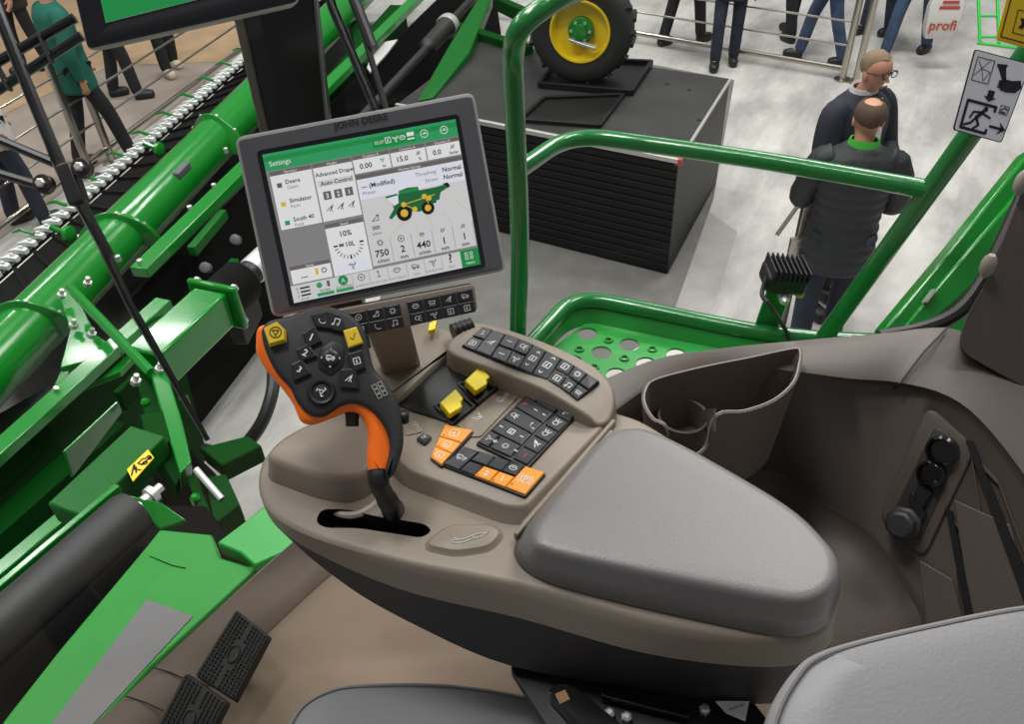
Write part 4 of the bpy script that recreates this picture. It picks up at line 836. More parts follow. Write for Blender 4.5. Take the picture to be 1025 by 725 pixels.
for k in range(ng):
    c = c0+(c1-c0)*(k+.5)/ng+UZ*.03; q = MB()
    q.loft([[c+cd*a*.022+cn*-.04+UZ*b*.02 for a, b in ((-1, -1), (1, -1), (1, 1), (-1, 1))], [c+cd*a*.026+cn*.03+UZ*b*.028 for a, b in ((-1, -1), (1, -1), (1, 1), (-1, 1))], [c+cd*a*.005+cn*.13+UZ*(b*.006-.01) for a, b in ((-1, -1), (1, -1), (1, 1), (-1, 1))]], True, True)
    q.box(c+UZ*.03, cd, cn, UZ, .018, .03, .03); q.build('knife_guard', 'guard_white', hd, bevel=.004)
for k in range(16):
    c = c0+(c1-c0)*(k+.5)/16+UZ*.06; q = MB(); q.tube([c+cn*.02, c+cn*.12+UZ*.03, c+cn*.21-UZ*.0], [.016, .014, .006], 8); q.build('crop_lifter', 'green', hd)
q = MB(); bw0, bw1 = c0-cn*.07, c1-cn*.07; e0, e1 = t0+tn*.02-UZ*.16, t1+tn*.02-UZ*.16
nb = 30; R0 = [bw0+(bw1-bw0)*k/nb for k in range(nb+1)]; R1_ = [e0+(e1-e0)*k/nb for k in range(nb+1)]
q.loft([R0, R1_, [p-UZ*.03 for p in R1_], [p-UZ*.03 for p in R0]], False, False, False)
for k in range(nb): a, b = R0[k], R1_[k]; q.beam(a+UZ*.012, b+UZ*.012, .03, .02)
q.build('draper_belt', 'belt', hd, smooth=False)
def hb(name, a, za, b, zb, w, h, m, bev=.006, k0=0, k1=0):
    p, r_ = ext(Z(*a, za), Z(*b, zb), k0, k1); q = MB(); q.beam(p, r_, w, h); return q.build(name, m, hd, bevel=bev)
hb('frame_beam', (0, 452), 1.3, (165, 303), 1.3, .085, .05, 'green', .006, .25, .0)
hb('frame_beam', (155, 258), 1.15, (241, 173), 1.15, .10, .06, 'green', .006, .15, 6)
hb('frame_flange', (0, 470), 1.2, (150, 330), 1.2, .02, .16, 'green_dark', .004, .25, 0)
def sheet(name, a, b, z, zb, off, m, k0=.3, k1=0):
    p, r_ = ext(Z(*a, z), Z(*b, z), k0, k1); n = nrm(np.cross(UZ, r_-p)); q = MB(); q.prism([p, r_, A([*(r_[:2]), zb])+n*off, A([*(p[:2]), zb])+n*off], n*.02); return q.build(name, m, hd, bevel=.003)
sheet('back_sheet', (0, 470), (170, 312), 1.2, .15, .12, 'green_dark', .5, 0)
sheet('back_sheet', (140, 290), (245, 188), 1.05, .12, -.1, 'recess_shade', .1, 5.)
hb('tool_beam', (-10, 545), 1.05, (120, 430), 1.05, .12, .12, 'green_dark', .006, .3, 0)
hb('tool_beam', (-10, 590), 1.15, (130, 470), 1.15, .06, .10, 'green', .006, .3, 0)
q = MB(); P = [Z(62, 452, 1.32), Z(116, 402, 1.36), Z(120, 412, 1.24), Z(70, 478, 1.2)]; q.prism(P, -tn*.012); ab = q.build('angle_plate', 'green', hd, bevel=.003)
for x, y in ((80, 450), (104, 425)):
    q = MB(); n = nrm(np.cross(P[1]-P[0], P[2]-P[1])); n = n if np.dot(n, CAM-P[0]) > 0 else -n; c = PL(x, y, P[0], n)+n*.004; q.lathe(c, n, [(.018, -.004), (.018, .001), (0, .001)], 12); q.build('hole', 'black', ab)
# strut and bracket plates at the auger
q = MB(); q.tube([Z(70, 288, 1.42), Z(152, 374, 1.5)], .022, 12); q.build('strut', 'green', hd)
for P, z in (([(58, 292), (72, 286), (96, 335), (122, 352), (60, 368), (70, 330)], 1.3), ([(60, 372), (120, 352), (165, 305), (180, 308), (120, 372), (48, 400)], 1.25)):
    q = MB(); q.prism(ZP(P, z), -UZ*.03); q.build('bracket_plate', 'green', hd, bevel=.004)
for x, y, z in ((60, 294, 1.36), (86, 282, 1.45), (134, 380, 1.52), (158, 368, 1.52), (72, 324, 1.34), (54, 392, 1.32), (90, 333, 1.36)):
    q = MB(); c = Z(x, y, z); q.lathe(c-UZ*.02, nrm(UZ+RT*.4), [(.02, 0), (.02, .02), (.011, .02), (.011, .045), (0, .045)], 6); q.build('bolt', 'zinc', hd)
# dark guard sheet beside the belt, low
q = MB(); P = [Z(-20, 425, 1.0), Z(60, 380, 1.0), Z(52, 408, 1.0), Z(-20, 470, 1.0)]; q.prism(P, -UZ*.02); q.build('seal_plate', 'black_gloss', hd)
# drive shield box with rubber bellows and shaft
s0, s1 = Z(150, 368, 1.42), Z(216, 306, 1.42); sd = nrm(s1-s0); sn = nrm(np.cross(UZ, sd)); su = np.cross(sd, sn)
q = MB(); q.beam(s0, s1, .165, .17); q.build('drive_shield', 'green', hd, bevel=.012)
q = MB(); q.box(s1+sd*.015, sn, su, sd, .25, .22, .03); fl_ = q.build('flange_plate', 'green', hd, bevel=.012)
for a, b in ((-1, 1), (1, 1), (1, -1), (-1, -1)):
    q = MB(); q.lathe(s1+sd*.03+sn*a*.095+su*b*.085, sd, [(.02, 0), (.02, .015), (.012, .02), (0, .02)], 6); q.build('bolt', 'zinc', fl_)
q = MB(); pf = [(.085, .03)]
for k in range(6): pf += [(.104, .045+.03*k), (.076, .06+.03*k)]
q.lathe(s1, sd, pf+[(.07, .23)], 28); q.build('bellows', 'rubber', hd, ang=25)
q = MB(); q.lathe(s1, sd, [(.06, .2), (.065, .34), (.05, .35), (.05, 1.6)], 24); q.build('drive_shaft', 'black', hd)
q = MB(); q.lathe(s1, sd, [(.062, .27), (.066, .28), (.066, .42), (.062, .43)], 24); q.build('shaft_sleeve', 'guard_grey', hd)
# upright dark green coupling plates
for P, z, m in (([(137, 378), (150, 372), (166, 430), (184, 470), (176, 486), (150, 445)], 1.45, 'green_dark'), ([(150, 372), (166, 368), (182, 420), (192, 462), (180, 474), (165, 425)], 1.5, 'green'), ([(140, 415), (164, 410), (172, 440), (150, 455)], 1.5, 'green_dark')):
    q = MB(); q.prism(ZP(P, z), -UZ*.10+sn*.03); q.build('coupling_plate', m, hd, bevel=.006)
for x, y in ((146, 404), (172, 430), (184, 400), (196, 500)):
    q = MB(); c = Z(x, y, 1.45); q.lathe(c-UZ*.05, UZ, [(.018, 0), (.018, .06), (.01, .07), (0, .07)], 8); q.build('pin', 'green', hd)
q = MB(); a = Z(70, 520, 1.5); b = Z(152, 440, 1.5); q.beam(a, b, .15, .09); db_ = q.build('valve_box', 'green_mid', hd, bevel=.008)
for nm_, P, mk, li in (('warning_decal', [(127, 470), (148, 450), (154, 458), (133, 482)], 'yellow_sign', .052),):
    q = MB(); Q = ZP(P, 1.55); q.prism(Q, -UZ*.004); wd = q.build(nm_, mk, db_, smooth=False)
    q = MB(); ex = nrm(Q[1]-Q[0]); ey = nrm(np.cross(UZ, ex)); icon(q, 'mach', cen(Q)+ex*.02+UZ*.001, ex, ey, .05, .006, 0); icon(q, 'plane', cen(Q)-ex*.03+UZ*.001, ex, ey, .05, .006, 0); q.build('decal_symbol', 'sign_ink', wd, smooth=False)
hb('frame_bracket', (192, 252), 1.1, (224, 214), 1.1, .05, .06, 'green_mid', .006)
hb('frame_bracket', (150, 372), 1.3, (120, 402), 1.3, .03, .10, 'green_dark', .006)
hb('frame_bracket', (236, 330), 1.0, (252, 300), 1.0, .08, .2, 'black', .01)
hb('frame_bracket', (180, 330), .9, (236, 262), .9, .05, .05, 'green_mid', .006)
for x, y in ((206, 268), (236, 240)):
    q = MB(); c = Z(x, y, 1.0); q.lathe(c, -FW, [(.03, -.02), (.03, .02), (.018, .024), (0, .024)], 14); q.build('end_roller', 'bezel', hd)
q = MB(); q.tube(cr([Z(128, 345, 1.2), Z(150, 330, 1.3), Z(170, 318, 1.25), Z(176, 330, 1.2)], 5), .016, 8); q.build('hose', 'rubber', hd)
for x, y in ((118, 258), (190, 208), (214, 186), (226, 150), (140, 262)):
    q = MB(); q.lathe(Z(x, y, 1.19), UZ, [(.015, -.02), (.015, .012), (0, .016)], 8); q.build('bolt', 'zinc', hd)
# far driveline and arms above the display
k0, k1 = ext(Z(375, 104, 1.0), Z(472, 0, 1.0), .3, .4); kd = nrm(k1-k0); kl = np.linalg.norm(k1-k0)
q = MB(); q.lathe(k0, kd, [(.035, 0), (.035, kl*.45), (.075, kl*.46), (.08, kl*.56), (.095, kl*.57), (.095, kl*.60), (.04, kl*.61), (.04, kl)], 20); q.build('far_shaft', 'rubber', hd)
q = MB(); q.lathe(k0, kd, [(.10, kl*.575), (.104, kl*.58), (.104, kl*.595), (.10, kl*.6)], 24); q.build('clamp_ring', 'zinc', hd)
q = MB(); q.prism([Z(418, 100, .95), Z(434, 97, .95), Z(470, 52, 1.0), Z(493, -6, 1.05), Z(481, -6, 1.05), Z(450, 44, 1.0)], -UZ*.12); q.build('wheel_arm', 'green_mid', hd, bevel=.012)
q = MB(); q.prism([Z(367, 68, 1.05), Z(372, 50, 1.1), Z(384, 42, 1.1), Z(398, 39, 1.1), Z(388, 52, 1.05), Z(370, 72, 1.05)], -UZ*.02); q.build('shield_plate', 'zinc', hd, bevel=.004)
q = MB(); q.beam(Z(346, -10, .9), Z(366, 70, .9), .10, .12); q.beam(Z(400, 20, .8), Z(300, 140, .8), .16, .3); q.build('lower_frame', 'green_dark', hd, bevel=.01)
q = MB(); q.beam(Z(500, 4, .98), Z(560, 32, 1.28), .09, .12); q.beam(Z(455, 28, .95), Z(530, 52, .95), .1, .1); q.build('axle_arm', 'green_dark', hd, bevel=.01)
for k in range(2):
    q = MB(); c = t0+(t1-t0)*(.2+.5*k); q.beam(A([c[0], c[1], .0])-tn*.1, A([c[0], c[1], 1.0])-tn*.1, .1, .12); q.build('support_leg', 'green_dark', hd)
# hoses
hs_ = thing('hydraulic_hose', 'black hydraulic hose curving over grey carpet below the control handle', 'hose', Z(225, 470, .9))
q = MB(); q.tube(cr([Z(274, 360, 1.3), Z(272, 395, 1.25), Z(258, 430, 1.15), Z(232, 456, 1.0), Z(205, 450, .9)], 6), .028, 10); q.build('hose_line', 'rubber', hs_)
# ================================================================== COMBINE FRONT
fp_ = thing('front_platform', 'green sheet metal front platform with grey anti-slip patch outside the windscreen', 'platform', A([-.8, .8, 1.2]))
q = MB(); P = ZP([(-30, 770), (8, 716), (60, 650), (144, 550), (160, 530), (212, 535), (220, 558), (250, 567), (270, 556), (150, 668), (98, 725), (50, 790)], 2.15); q.prism(P, -UZ*.05); dk = q.build('deck_sheet', 'green_deck', fp_, bevel=.004)
q = MB(); P = ZP([(147, 600), (193, 617), (90, 728), (40, 790), (0, 790), (51, 725)], 2.152); q.prism(P, -UZ*.0015); q.build('grip_strip', 'grip_strip', fp_, smooth=False)
q = MB(); a, b = Z(206, 540, 2.151), Z(192, 576, 2.151); q.tube([Z(150, 557, 2.15), Z(172, 566, 2.151), Z(186, 569, 2.151)], .0012, 6); q.build('panel_seam', 'green_dark', fp_)
q = MB(); P = ZP([(217, 543), (266, 506), (300, 500), (310, 540), (255, 566), (240, 553)], 2.17); q.prism(P, -UZ*.04); q.build('corner_sheet', 'green_plate', fp_, bevel=.004)
q = MB(); P = ZP([(-60, 800), (-60, 690), (60, 600), (150, 505), (205, 505), (250, 560), (90, 740)], 1.55); q.prism(P, -UZ*1.2); q.build('feeder_housing', 'recess_shade', fp_, bevel=.01)
q = MB(); P = ZP([(150, 470), (182, 440), (214, 470), (246, 520), (222, 552), (170, 520)], 1.25); q.prism(P, -UZ*.9); q.build('chassis_block', 'recess_shade', fp_, bevel=.02)
for P in ([(186, 478), (196, 474), (214, 520), (206, 528)], [(200, 448), (248, 436), (262, 446), (222, 466)], [(205, 478), (226, 474), (240, 505), (214, 525)]):
    q = MB(); q.prism(ZP(P, 1.45), -UZ*.08); q.build('gusset_plate', 'green_dark', fp_, bevel=.006)
q = MB(); q.cyl(Z(196, 470, 1.5), Z(222, 500, 1.45), .012); q.build('link_rod', 'guard_grey', fp_)
rl = thing('roller', 'thick black rubber roller lying between green platform and header frame', 'roller', Z(70, 580, 1.68))
r0_, r1_ = ext(Z(-10, 640, 1.75), Z(138, 508, 1.75), .3, 0); rd = nrm(r1_-r0_)
q = MB(); Lr = np.linalg.norm(r1_-r0_); q.lathe(r0_, rd, [(.064, 0), (.068, .01), (.068, Lr-.03), (.060, Lr-.008), (.03, Lr)], 32); q.build('roller_drum', 'black_soft', rl, ang=40)
q = MB(); q.lathe(r1_, rd, [(.018, -.01), (.018, .04), (.028, .041), (.028, .06), (.014, .062), (.014, .085), (0, .086)], 12); q.build('axle_bolt', 'zinc', rl)
q = MB(); c = r1_+rd*.02; q.prism([c+UZ*.04-RT*.05, c+RT*.05-UZ*.0, Z(186, 520, 1.72), Z(160, 530, 1.7)], -UZ*.02); q.build('end_bracket', 'green', rl, bevel=.004)
q = MB(); q.beam(*ext(Z(0, 592, 1.6), Z(120, 490, 1.6), .4, 0), .022, .05); q.build('trough_edge', 'green', rl, bevel=.004)
# ================================================================== PODIUM, GAUGE WHEEL
pc = Z(668, 275, 0); pe1 = A([math.cos(math.radians(149.8)), math.sin(math.radians(149.8)), 0]); pe2 = A([math.cos(math.radians(64)), math.sin(math.radians(64)), 0]); PH_ = .93
pod = thing('display_podium', 'large black slatted display podium carrying the yellow rimmed wheel', 'podium', pc)
L1_, L2_ = 2.3, 1.5; qd = [pc, pc+pe1*L1_, pc+pe1*L1_+pe2*L2_, pc+pe2*L2_]
q = MB(); q.prism(qd, UZ*(PH_-.02)); q.build('podium_body', 'podium', pod, smooth=False)
fn = nrm(np.cross(pe1, UZ)); fn = fn if np.dot(fn, CAM-pc) > 0 else -fn; sn2 = nrm(np.cross(pe2, UZ)); sn2 = sn2 if np.dot(sn2, A([5, 4, 0])-pc) > 0 else -sn2
for k in range(14):
    z = .04+.062*k; q = MB(); q.prism([pc+fn*.0, pc+pe1*L1_, pc+pe1*L1_+fn*.014, pc+fn*.014], UZ*.048); 
    q.V = [(a, b, c+z) for a, b, c in q.V]; q.build('slat', 'podium', pod, bevel=.003)
q = MB(); q.prism([p+UZ*(PH_-.02) for p in qd], UZ*.02); q.build('podium_top', 'podium_top', pod, bevel=.003)
q = MB(); q.beam(pc+UZ*(PH_-.005)+fn*.012, pc+pe1*L1_+UZ*(PH_-.005)+fn*.012, .035, .03, fn); q.build('edge_trim', 'trim_alu', pod, bevel=.003)
q = MB(); q.beam(pc+UZ*(PH_-.005)+sn2*.004, pc+pe2*L2_+UZ*(PH_-.005)+sn2*.004, .02, .02); q.build('edge_trim', 'trim_alu', pod, bevel=.003)
q = MB(); q.box(pc+UZ*(PH_-.015), pe1, fn, UZ, .05, .04, .05); q.build('corner_cap', 'ink_red', pod, bevel=.004)
for P, hgt in (([(545, 100), (624, 97), (600, 128), (520, 122)], .03), ([(560, 62), (652, 66), (632, 96), (540, 88)], .05)):
    a = ZP(P, PH_); q = MB()
    for i in range(4): q.beam(a[i]+UZ*hgt/2, a[(i+1) % 4]+UZ*hgt/2, .03, hgt)
    q.prism(a, UZ*.006); q.build('wheel_tray', 'podium', pod, bevel=.003)
for x, y in ((690, 90), (668, 84), (700, 120), (660, 140), (640, 140)):
    q = MB(); q.lathe(Z(x, y, PH_), UZ, [(.018, 0), (.018, .004), (0, .005)], 10); q.build('screw', 'black', pod)
wc = Z(583, 28, PH_+.41); wa = nrm(A([-.30, -.95, .0])); 
wh = thing('gauge_wheel', 'black tyred wheel with bright yellow rim on the dark podium', 'wheel', A([wc[0], wc[1], PH_]))
q = MB(); q.lathe(wc, wa, [(.23, -.10), (.30, -.115), (.37, -.11), (.395, -.085), (.402, 0), (.395, .085), (.37, .11), (.30, .118), (.235, .10)], 48, caps=False)
for k in range(26):
    a = 2*math.pi*k/26; ux = nrm(np.cross(wa, UZ)); d = ux*math.cos(a)+UZ*math.sin(a); tt = np.cross(wa, d); sg = 1 if k % 2 else -1
    q.box(wc+d*.402+wa*sg*.045, nrm(wa+tt*.5*sg), nrm(tt-wa*.5*sg), d, .10, .035, .035)
q.build('tyre', 'tyre', wh, ang=50)
q = MB(); q.lathe(wc, wa, [(.24, .10), (.235, .11), (.222, .108), (.208, .07), (.20, .03), (.10, .02), (.09, .05), (0, .05)], 48, caps=False); q.lathe(wc, wa, [(.235, -.1), (.235, .1)], 40, caps=False); q.build('wheel_rim', 'rim_yellow', wh, ang=40)
q = MB(); q.lathe(wc, wa, [(.10, .02), (.10, .07), (.085, .08), (.06, .08), (.055, .12), (0, .125)], 24); hb_ = q.build('hub', 'green', wh, ang=40)
for k in range(6):
    a = 2*math.pi*k/6; ux = nrm(np.cross(wa, UZ)); d = ux*math.cos(a)+UZ*math.sin(a); q = MB(); q.lathe(wc+d*.073+wa*.078, wa, [(.013, 0), (.013, .014), (0, .016)], 6); q.build('wheel_nut', 'zinc', hb_)
q = MB(); q.beam(wc+wa*.09-UZ*.06+nrm(np.cross(wa, UZ))*.08, wc+wa*.14-UZ*.1-nrm(np.cross(wa, UZ))*.14, .05, .02); q.build('lever', 'zinc', wh, bevel=.004)
# ================================================================== DOOR PLATFORM AND HANDRAILS
hr = thing('handrail', 'glossy green tubular handrail around the platform beyond the right window', 'handrail', A([.4, 1.6, 2.15]))
pb = Z(523, 338, 2.2)[:2]
q = MB(); path = fillet([A([pb[0]-.02, pb[1], 2.05]), A([pb[0]+.004, pb[1], 2.5]), A([pb[0], pb[1], VZ(516, 60, pb)]), Z(517, 28, 2.98), Z(560, -4, 3.02), Z(640, -30, 3.02)], .10, 8); q.tube(path, .0215, 16); q.build('rail_post', 'green_rail', hr, ang=60)
q = MB(); z_ = VZ(521, 172, pb); path = fillet([A([pb[0], pb[1], z_]), Z(572, 134, 2.66), Z(760, 160, 2.66), Z(931, 190, 2.66)], .10, 8); q.tube(path, .0195, 16); q.build('guard_rail', 'green_rail', hr, ang=60)
jb = Z(820, 345, 2.2); jj = Z(931, 190, 2.66); q = MB(); q.tube([jb, jj, jj+(jj-jb)*.75], .021, 16); q.build('diagonal_post', 'green_rail', hr, ang=60)
sp_ = thing('step_platform', 'bright green perforated step platform with tubular edge outside the right window', 'platform', Z(650, 370, 2.08))
q = MB(); et = fillet([Z(440, 440, 2.17), Z(540, 336, 2.2), Z(575, 296, 2.2), Z(680, 317, 2.2), Z(765, 334, 2.2), Z(835, 341, 2.2), Z(960, 344, 2.2)], .10, 8); q.tube(et, .0215, 16); q.build('edge_tube', 'green_rail', sp_, ang=60)
dkp = ZP([(470, 452), (548, 352), (588, 322), (700, 345), (830, 362), (980, 372), (980, 520), (600, 560)], 2.15)
q = MB(); q.prism(dkp, -UZ*.006); dko = q.build('deck_plate', 'green_plate', sp_, smooth=False)
cu_ = MB()
big = [(588, 334), (630, 345), (677, 355), (602, 353), (647, 364), (617, 375), (573, 362), (724, 364), (694, 374), (662, 384), (589, 386), (632, 396)]; sml = [(609, 341), (653, 350), (700, 360), (580, 350), (625, 359), (595, 368), (670, 371), (641, 380), (715, 372), (611, 390)]
for x, y in big: cu_.cyl(Z(x, y, 2.15)+UZ*.02, Z(x, y, 2.15)-UZ*.03, .026, n=22)
for x, y in sml: cu_.cyl(Z(x, y, 2.15)+UZ*.02, Z(x, y, 2.15)-UZ*.03, .008, n=10)
co = cu_.build('hole_cut', 'green_plate', None, smooth=False); co.location = (0, 0, 0)
md = dko.modifiers.new('holes', 'BOOLEAN'); md.operation = 'DIFFERENCE'; md.object = co; md.solver = 'EXACT'
bpy.context.view_layer.update(); dg = bpy.context.evaluated_depsgraph_get(); nm = bpy.data.meshes.new_from_object(dko.evaluated_get(dg)); dko.modifiers.clear(); dko.data = nm; bpy.data.objects.remove(co)
for x, y in sml:
    q = MB(); c = Z(x, y, 2.15); q.tube([c+A([math.cos(a), math.sin(a), 0])*.010+UZ*.002 for a in np.linspace(0, 2*math.pi, 12, endpoint=False)], .003, 6, closed=True); q.build('grip_collar', 'green_plate', sp_)
kt = [p-UZ*.015+A([0, -.012, 0]) for p in et[2:-1]]; q = MB(); q.loft([kt, [A([p[0], p[1]-.02, 2.145]) for p in kt], [A([p[0], p[1]-.026, 2.145]) for p in kt], [p+A([0, -.006, 0]) for p in kt]], False, False, False); q.build('kick_plate', 'green_plate', sp_)
wk = thing('work_light', 'black finned work light with cable on the green platform edge', 'work light', Z(768, 330, 2.2))
lc = D(786, 274, 1.98); lx = nrm(RT*1+A([0, 0, -.1])); ly = nrm(np.cross(UZ, lx)); lz = np.cross(lx, ly)
q = MB(); q.box(lc-lz*.012, lx, ly, lz, .10, .085, .05); q.build('lamp_body', 'black', wk, bevel=.012)
for k in range(8):
    q = MB(); c = lc+lx*(-.042+.012*k)+lz*.028-ly*.004; q.box(c-lz*.008, lx, ly, lz, .004, .088, .026); q.build('cooling_fin', 'black', wk, bevel=.0015)
q = MB(); q.box(lc+lx*.04-lz*.03, lx, ly, lz, .02, .07, .03); q.build('lens', 'yellow_sign', wk, bevel=.004)
q = MB(); q.beam(Z(766, 330, 2.2), lc-lz*.03, .06, .008, ly); q.build('mount_plate', 'green', wk, bevel=.003)
q = MB(); q.lathe(lc-lz*.045-ly*.03, -ly, [(.012, 0), (.012, .02), (.007, .03), (0, .03)], 10); q.build('pivot_bolt', 'zinc', wk)
q = MB(); q.tube(cr([lc-lx*.05-ly*.02, lc-lx*.06-ly*.05-lz*.03, D(770, 305, 1.9), Z(785, 328, 2.24), Z(790, 342, 2.2)], 6), .0055, 8); q.build('cable', 'rubber', wk)
# green rear body panel and black seal
bp2 = thing('body_panel', 'bright green machine body panel sloping behind the brown cab pillar', 'body panel', D(950, 330, 1.8))
gp = lambda pts, d: [D(x, y, d) for x, y in pts]
q = MB(); q.prism(gp([(884, 331), (905, 306), (950, 252), (1030, 152), (1080, 120), (1080, 330), (960, 380), (890, 372)], 1.75), FW*.05); q.build('panel', 'green', bp2, bevel=.006)
q = MB(); q.prism(gp([(902, 332), (960, 262), (1040, 168), (1060, 160), (1060, 200), (960, 300), (925, 330)], 1.735), FW*.02); q.build('raised_fold', 'green', bp2, bevel=.006)
q = MB(); q.beam(D(925, 303, 1.73), D(935, 290, 1.73), .02, .004, RT); q.build('clip', 'trim_alu', bp2)
sl = thing('door_seal', 'black rubber seal curving along the edge of the brown pillar', 'seal', D(960, 320, 1.3))
q = MB(); q.tube(cr([D(x, y, 1.32) for x, y in [(880, 338), (925, 329), (960, 312), (985, 280), (1005, 240), (1032, 180)]], 6), .0125, 10); q.build('seal_strip', 'rubber', sl)
gf_ = thing('green_frame', 'light green tubular ladder frame behind the yellow warning sign', 'frame', A([*D(1000, 30, 5.5)[:2], 0]))
FQ = lambda x, y: D(x, y, 5.5)
for a, b in (((978, -40), (981, 44)), ((997, -40), (1000, 44)), ((1045, -40), (1048, 52)), ((978, 43), (1050, 52))):
    q = MB(); q.beam(FQ(*a), FQ(*b), .018, .018, FW); q.build('rail', 'green_fresh', gf_, bevel=.003)
for y in (-8, 16, 37):
    q = MB(); q.beam(FQ(979, y), FQ(999, y), .016, .016, FW); q.build('rung', 'green_fresh', gf_, bevel=.003)
q = MB(); a = FQ(1015, 48); pass
# ================================================================== STAINLESS BARRIERS
def barrier(label, a, b, posts, zs, zr=.018, loc=None, pt_=1.1):
    t = thing('barrier_rail', label, 'barrier', A([*a[:2], 0]))
    for i, z in enumerate(zs):
        q = MB(); r = .028 if (i == 0 or z > 1) else .011
        q.cyl(A([*a[:2], z]), A([*b[:2], z]), r, n=10); q.build('rail_tube' if r > .02 else 'cross_wire', 'stainless', t)
    for p in posts:
        q = MB(); q.cyl(A([*p[:2], 0]), A([*p[:2], pt_]), .036, n=14); q.build('post', 'stainless', t)
        q = MB(); q.lathe(A([*p[:2], 0]), UZ, [(.09, 0), (.09, .012), (.05, .02), (0, .02)], 18); q.build('base_plate', 'stainless', t)
    return t
ra, rb = Z(843, 80, 0), Z(640, 44, 0); rdv = nrm(rb-ra); re = ra+rdv*4.6
barrier('stainless steel wire barrier crossing the pale floor behind the podium wheel', ra, re, [ra, ra-rdv*.14, ra+rdv*3.2], [.12, .36, .60, .84, 1.12])
la, lb = Z(-60, 300, 0), Z(300, 22, 0)
lp_ = [Z(93, 178, 0), Z(109, 160, 0)]; ldv = nrm(lb-la); lq = la+ldv*np.dot(lp_[0]-la, ldv)
lo = lp_[0]-lq; la, lb = la+lo, lb+lo
barrier('stainless steel wire barrier beside the header on the brown walkway', la-ldv*.4, lb+ldv*1.2, [lp_[0], lp_[0]+ldv*.32], [.15, .42, .68, .95])
bs = thing('barrier_post', 'short stainless barrier post with bracket standing left of the two men', 'post', A([*Z(776, 352, 0)[:2], 0]))
bx = Z(776, 352, 0)[:2]; q = MB(); q.beam(A([*bx, 0]), A([*bx, VZ(811, 181, bx)]), .05, .05, RT); q.build('post_tube', 'stainless', bs, bevel=.006)
q = MB(); zb_ = VZ(799, 252, bx); q.box(A([*bx, zb_])-A([0, .04, 0]), A([1, 0, 0]), A([0, 1, 0]), UZ, .14, .03, .24); q.box(A([*bx, zb_])-A([0, .056, 0]), A([1, 0, 0]), A([0, 1, 0]), UZ, .08, .01, .14); q.build('bracket_box', 'stainless', bs, bevel=.006)
q = MB(); zt2 = VZ(811, 183, bx); q.tube([A([*bx, zt2-.03]), A([bx[0]-.16, bx[1]-.05, zt2-.3])], .012, 8); q.build('brace', 'stainless', bs)
q = MB(); q.lathe(A([*bx, 0]), UZ, [(.12, 0), (.12, .012), (0, .014)], 20); q.build('base_plate', 'stainless', bs)
# ================================================================== PEOPLE
def skin(name, nodes, edges, root, m, parent, lv=2):
    b = bmesh.new(); ly_ = b.verts.layers.skin.verify(); vs = {}
    for k, (p, r) in nodes.items():
        v = b.verts.new(tuple(p)); s_ = v[ly_]; s_.radius = (r, r) if not hasattr(r, '__len__') else tuple(r); s_.use_root = (k == root); vs[k] = v
    for i, j in edges: b.edges.new((vs[i], vs[j]))
    me = bpy.data.meshes.new(name); b.to_mesh(me); b.free(); o = bpy.data.objects.new(name, me); col.objects.link(o)
    md = o.modifiers.new('s', 'SKIN'); md.use_smooth_shade = True; md.branch_smoothing = .2
    sb_ = o.modifiers.new('u', 'SUBSURF'); sb_.levels = lv; sb_.render_levels = lv
    bpy.context.view_layer.update(); dg = bpy.context.evaluated_depsgraph_get(); nm = bpy.data.meshes.new_from_object(o.evaluated_get(dg)); o.modifiers.clear(); o.data = nm
    nm.materials.clear(); nm.materials.append(M[m]); nm.polygons.foreach_set('use_smooth', [True]*len(nm.polygons)); o.parent = parent; return o
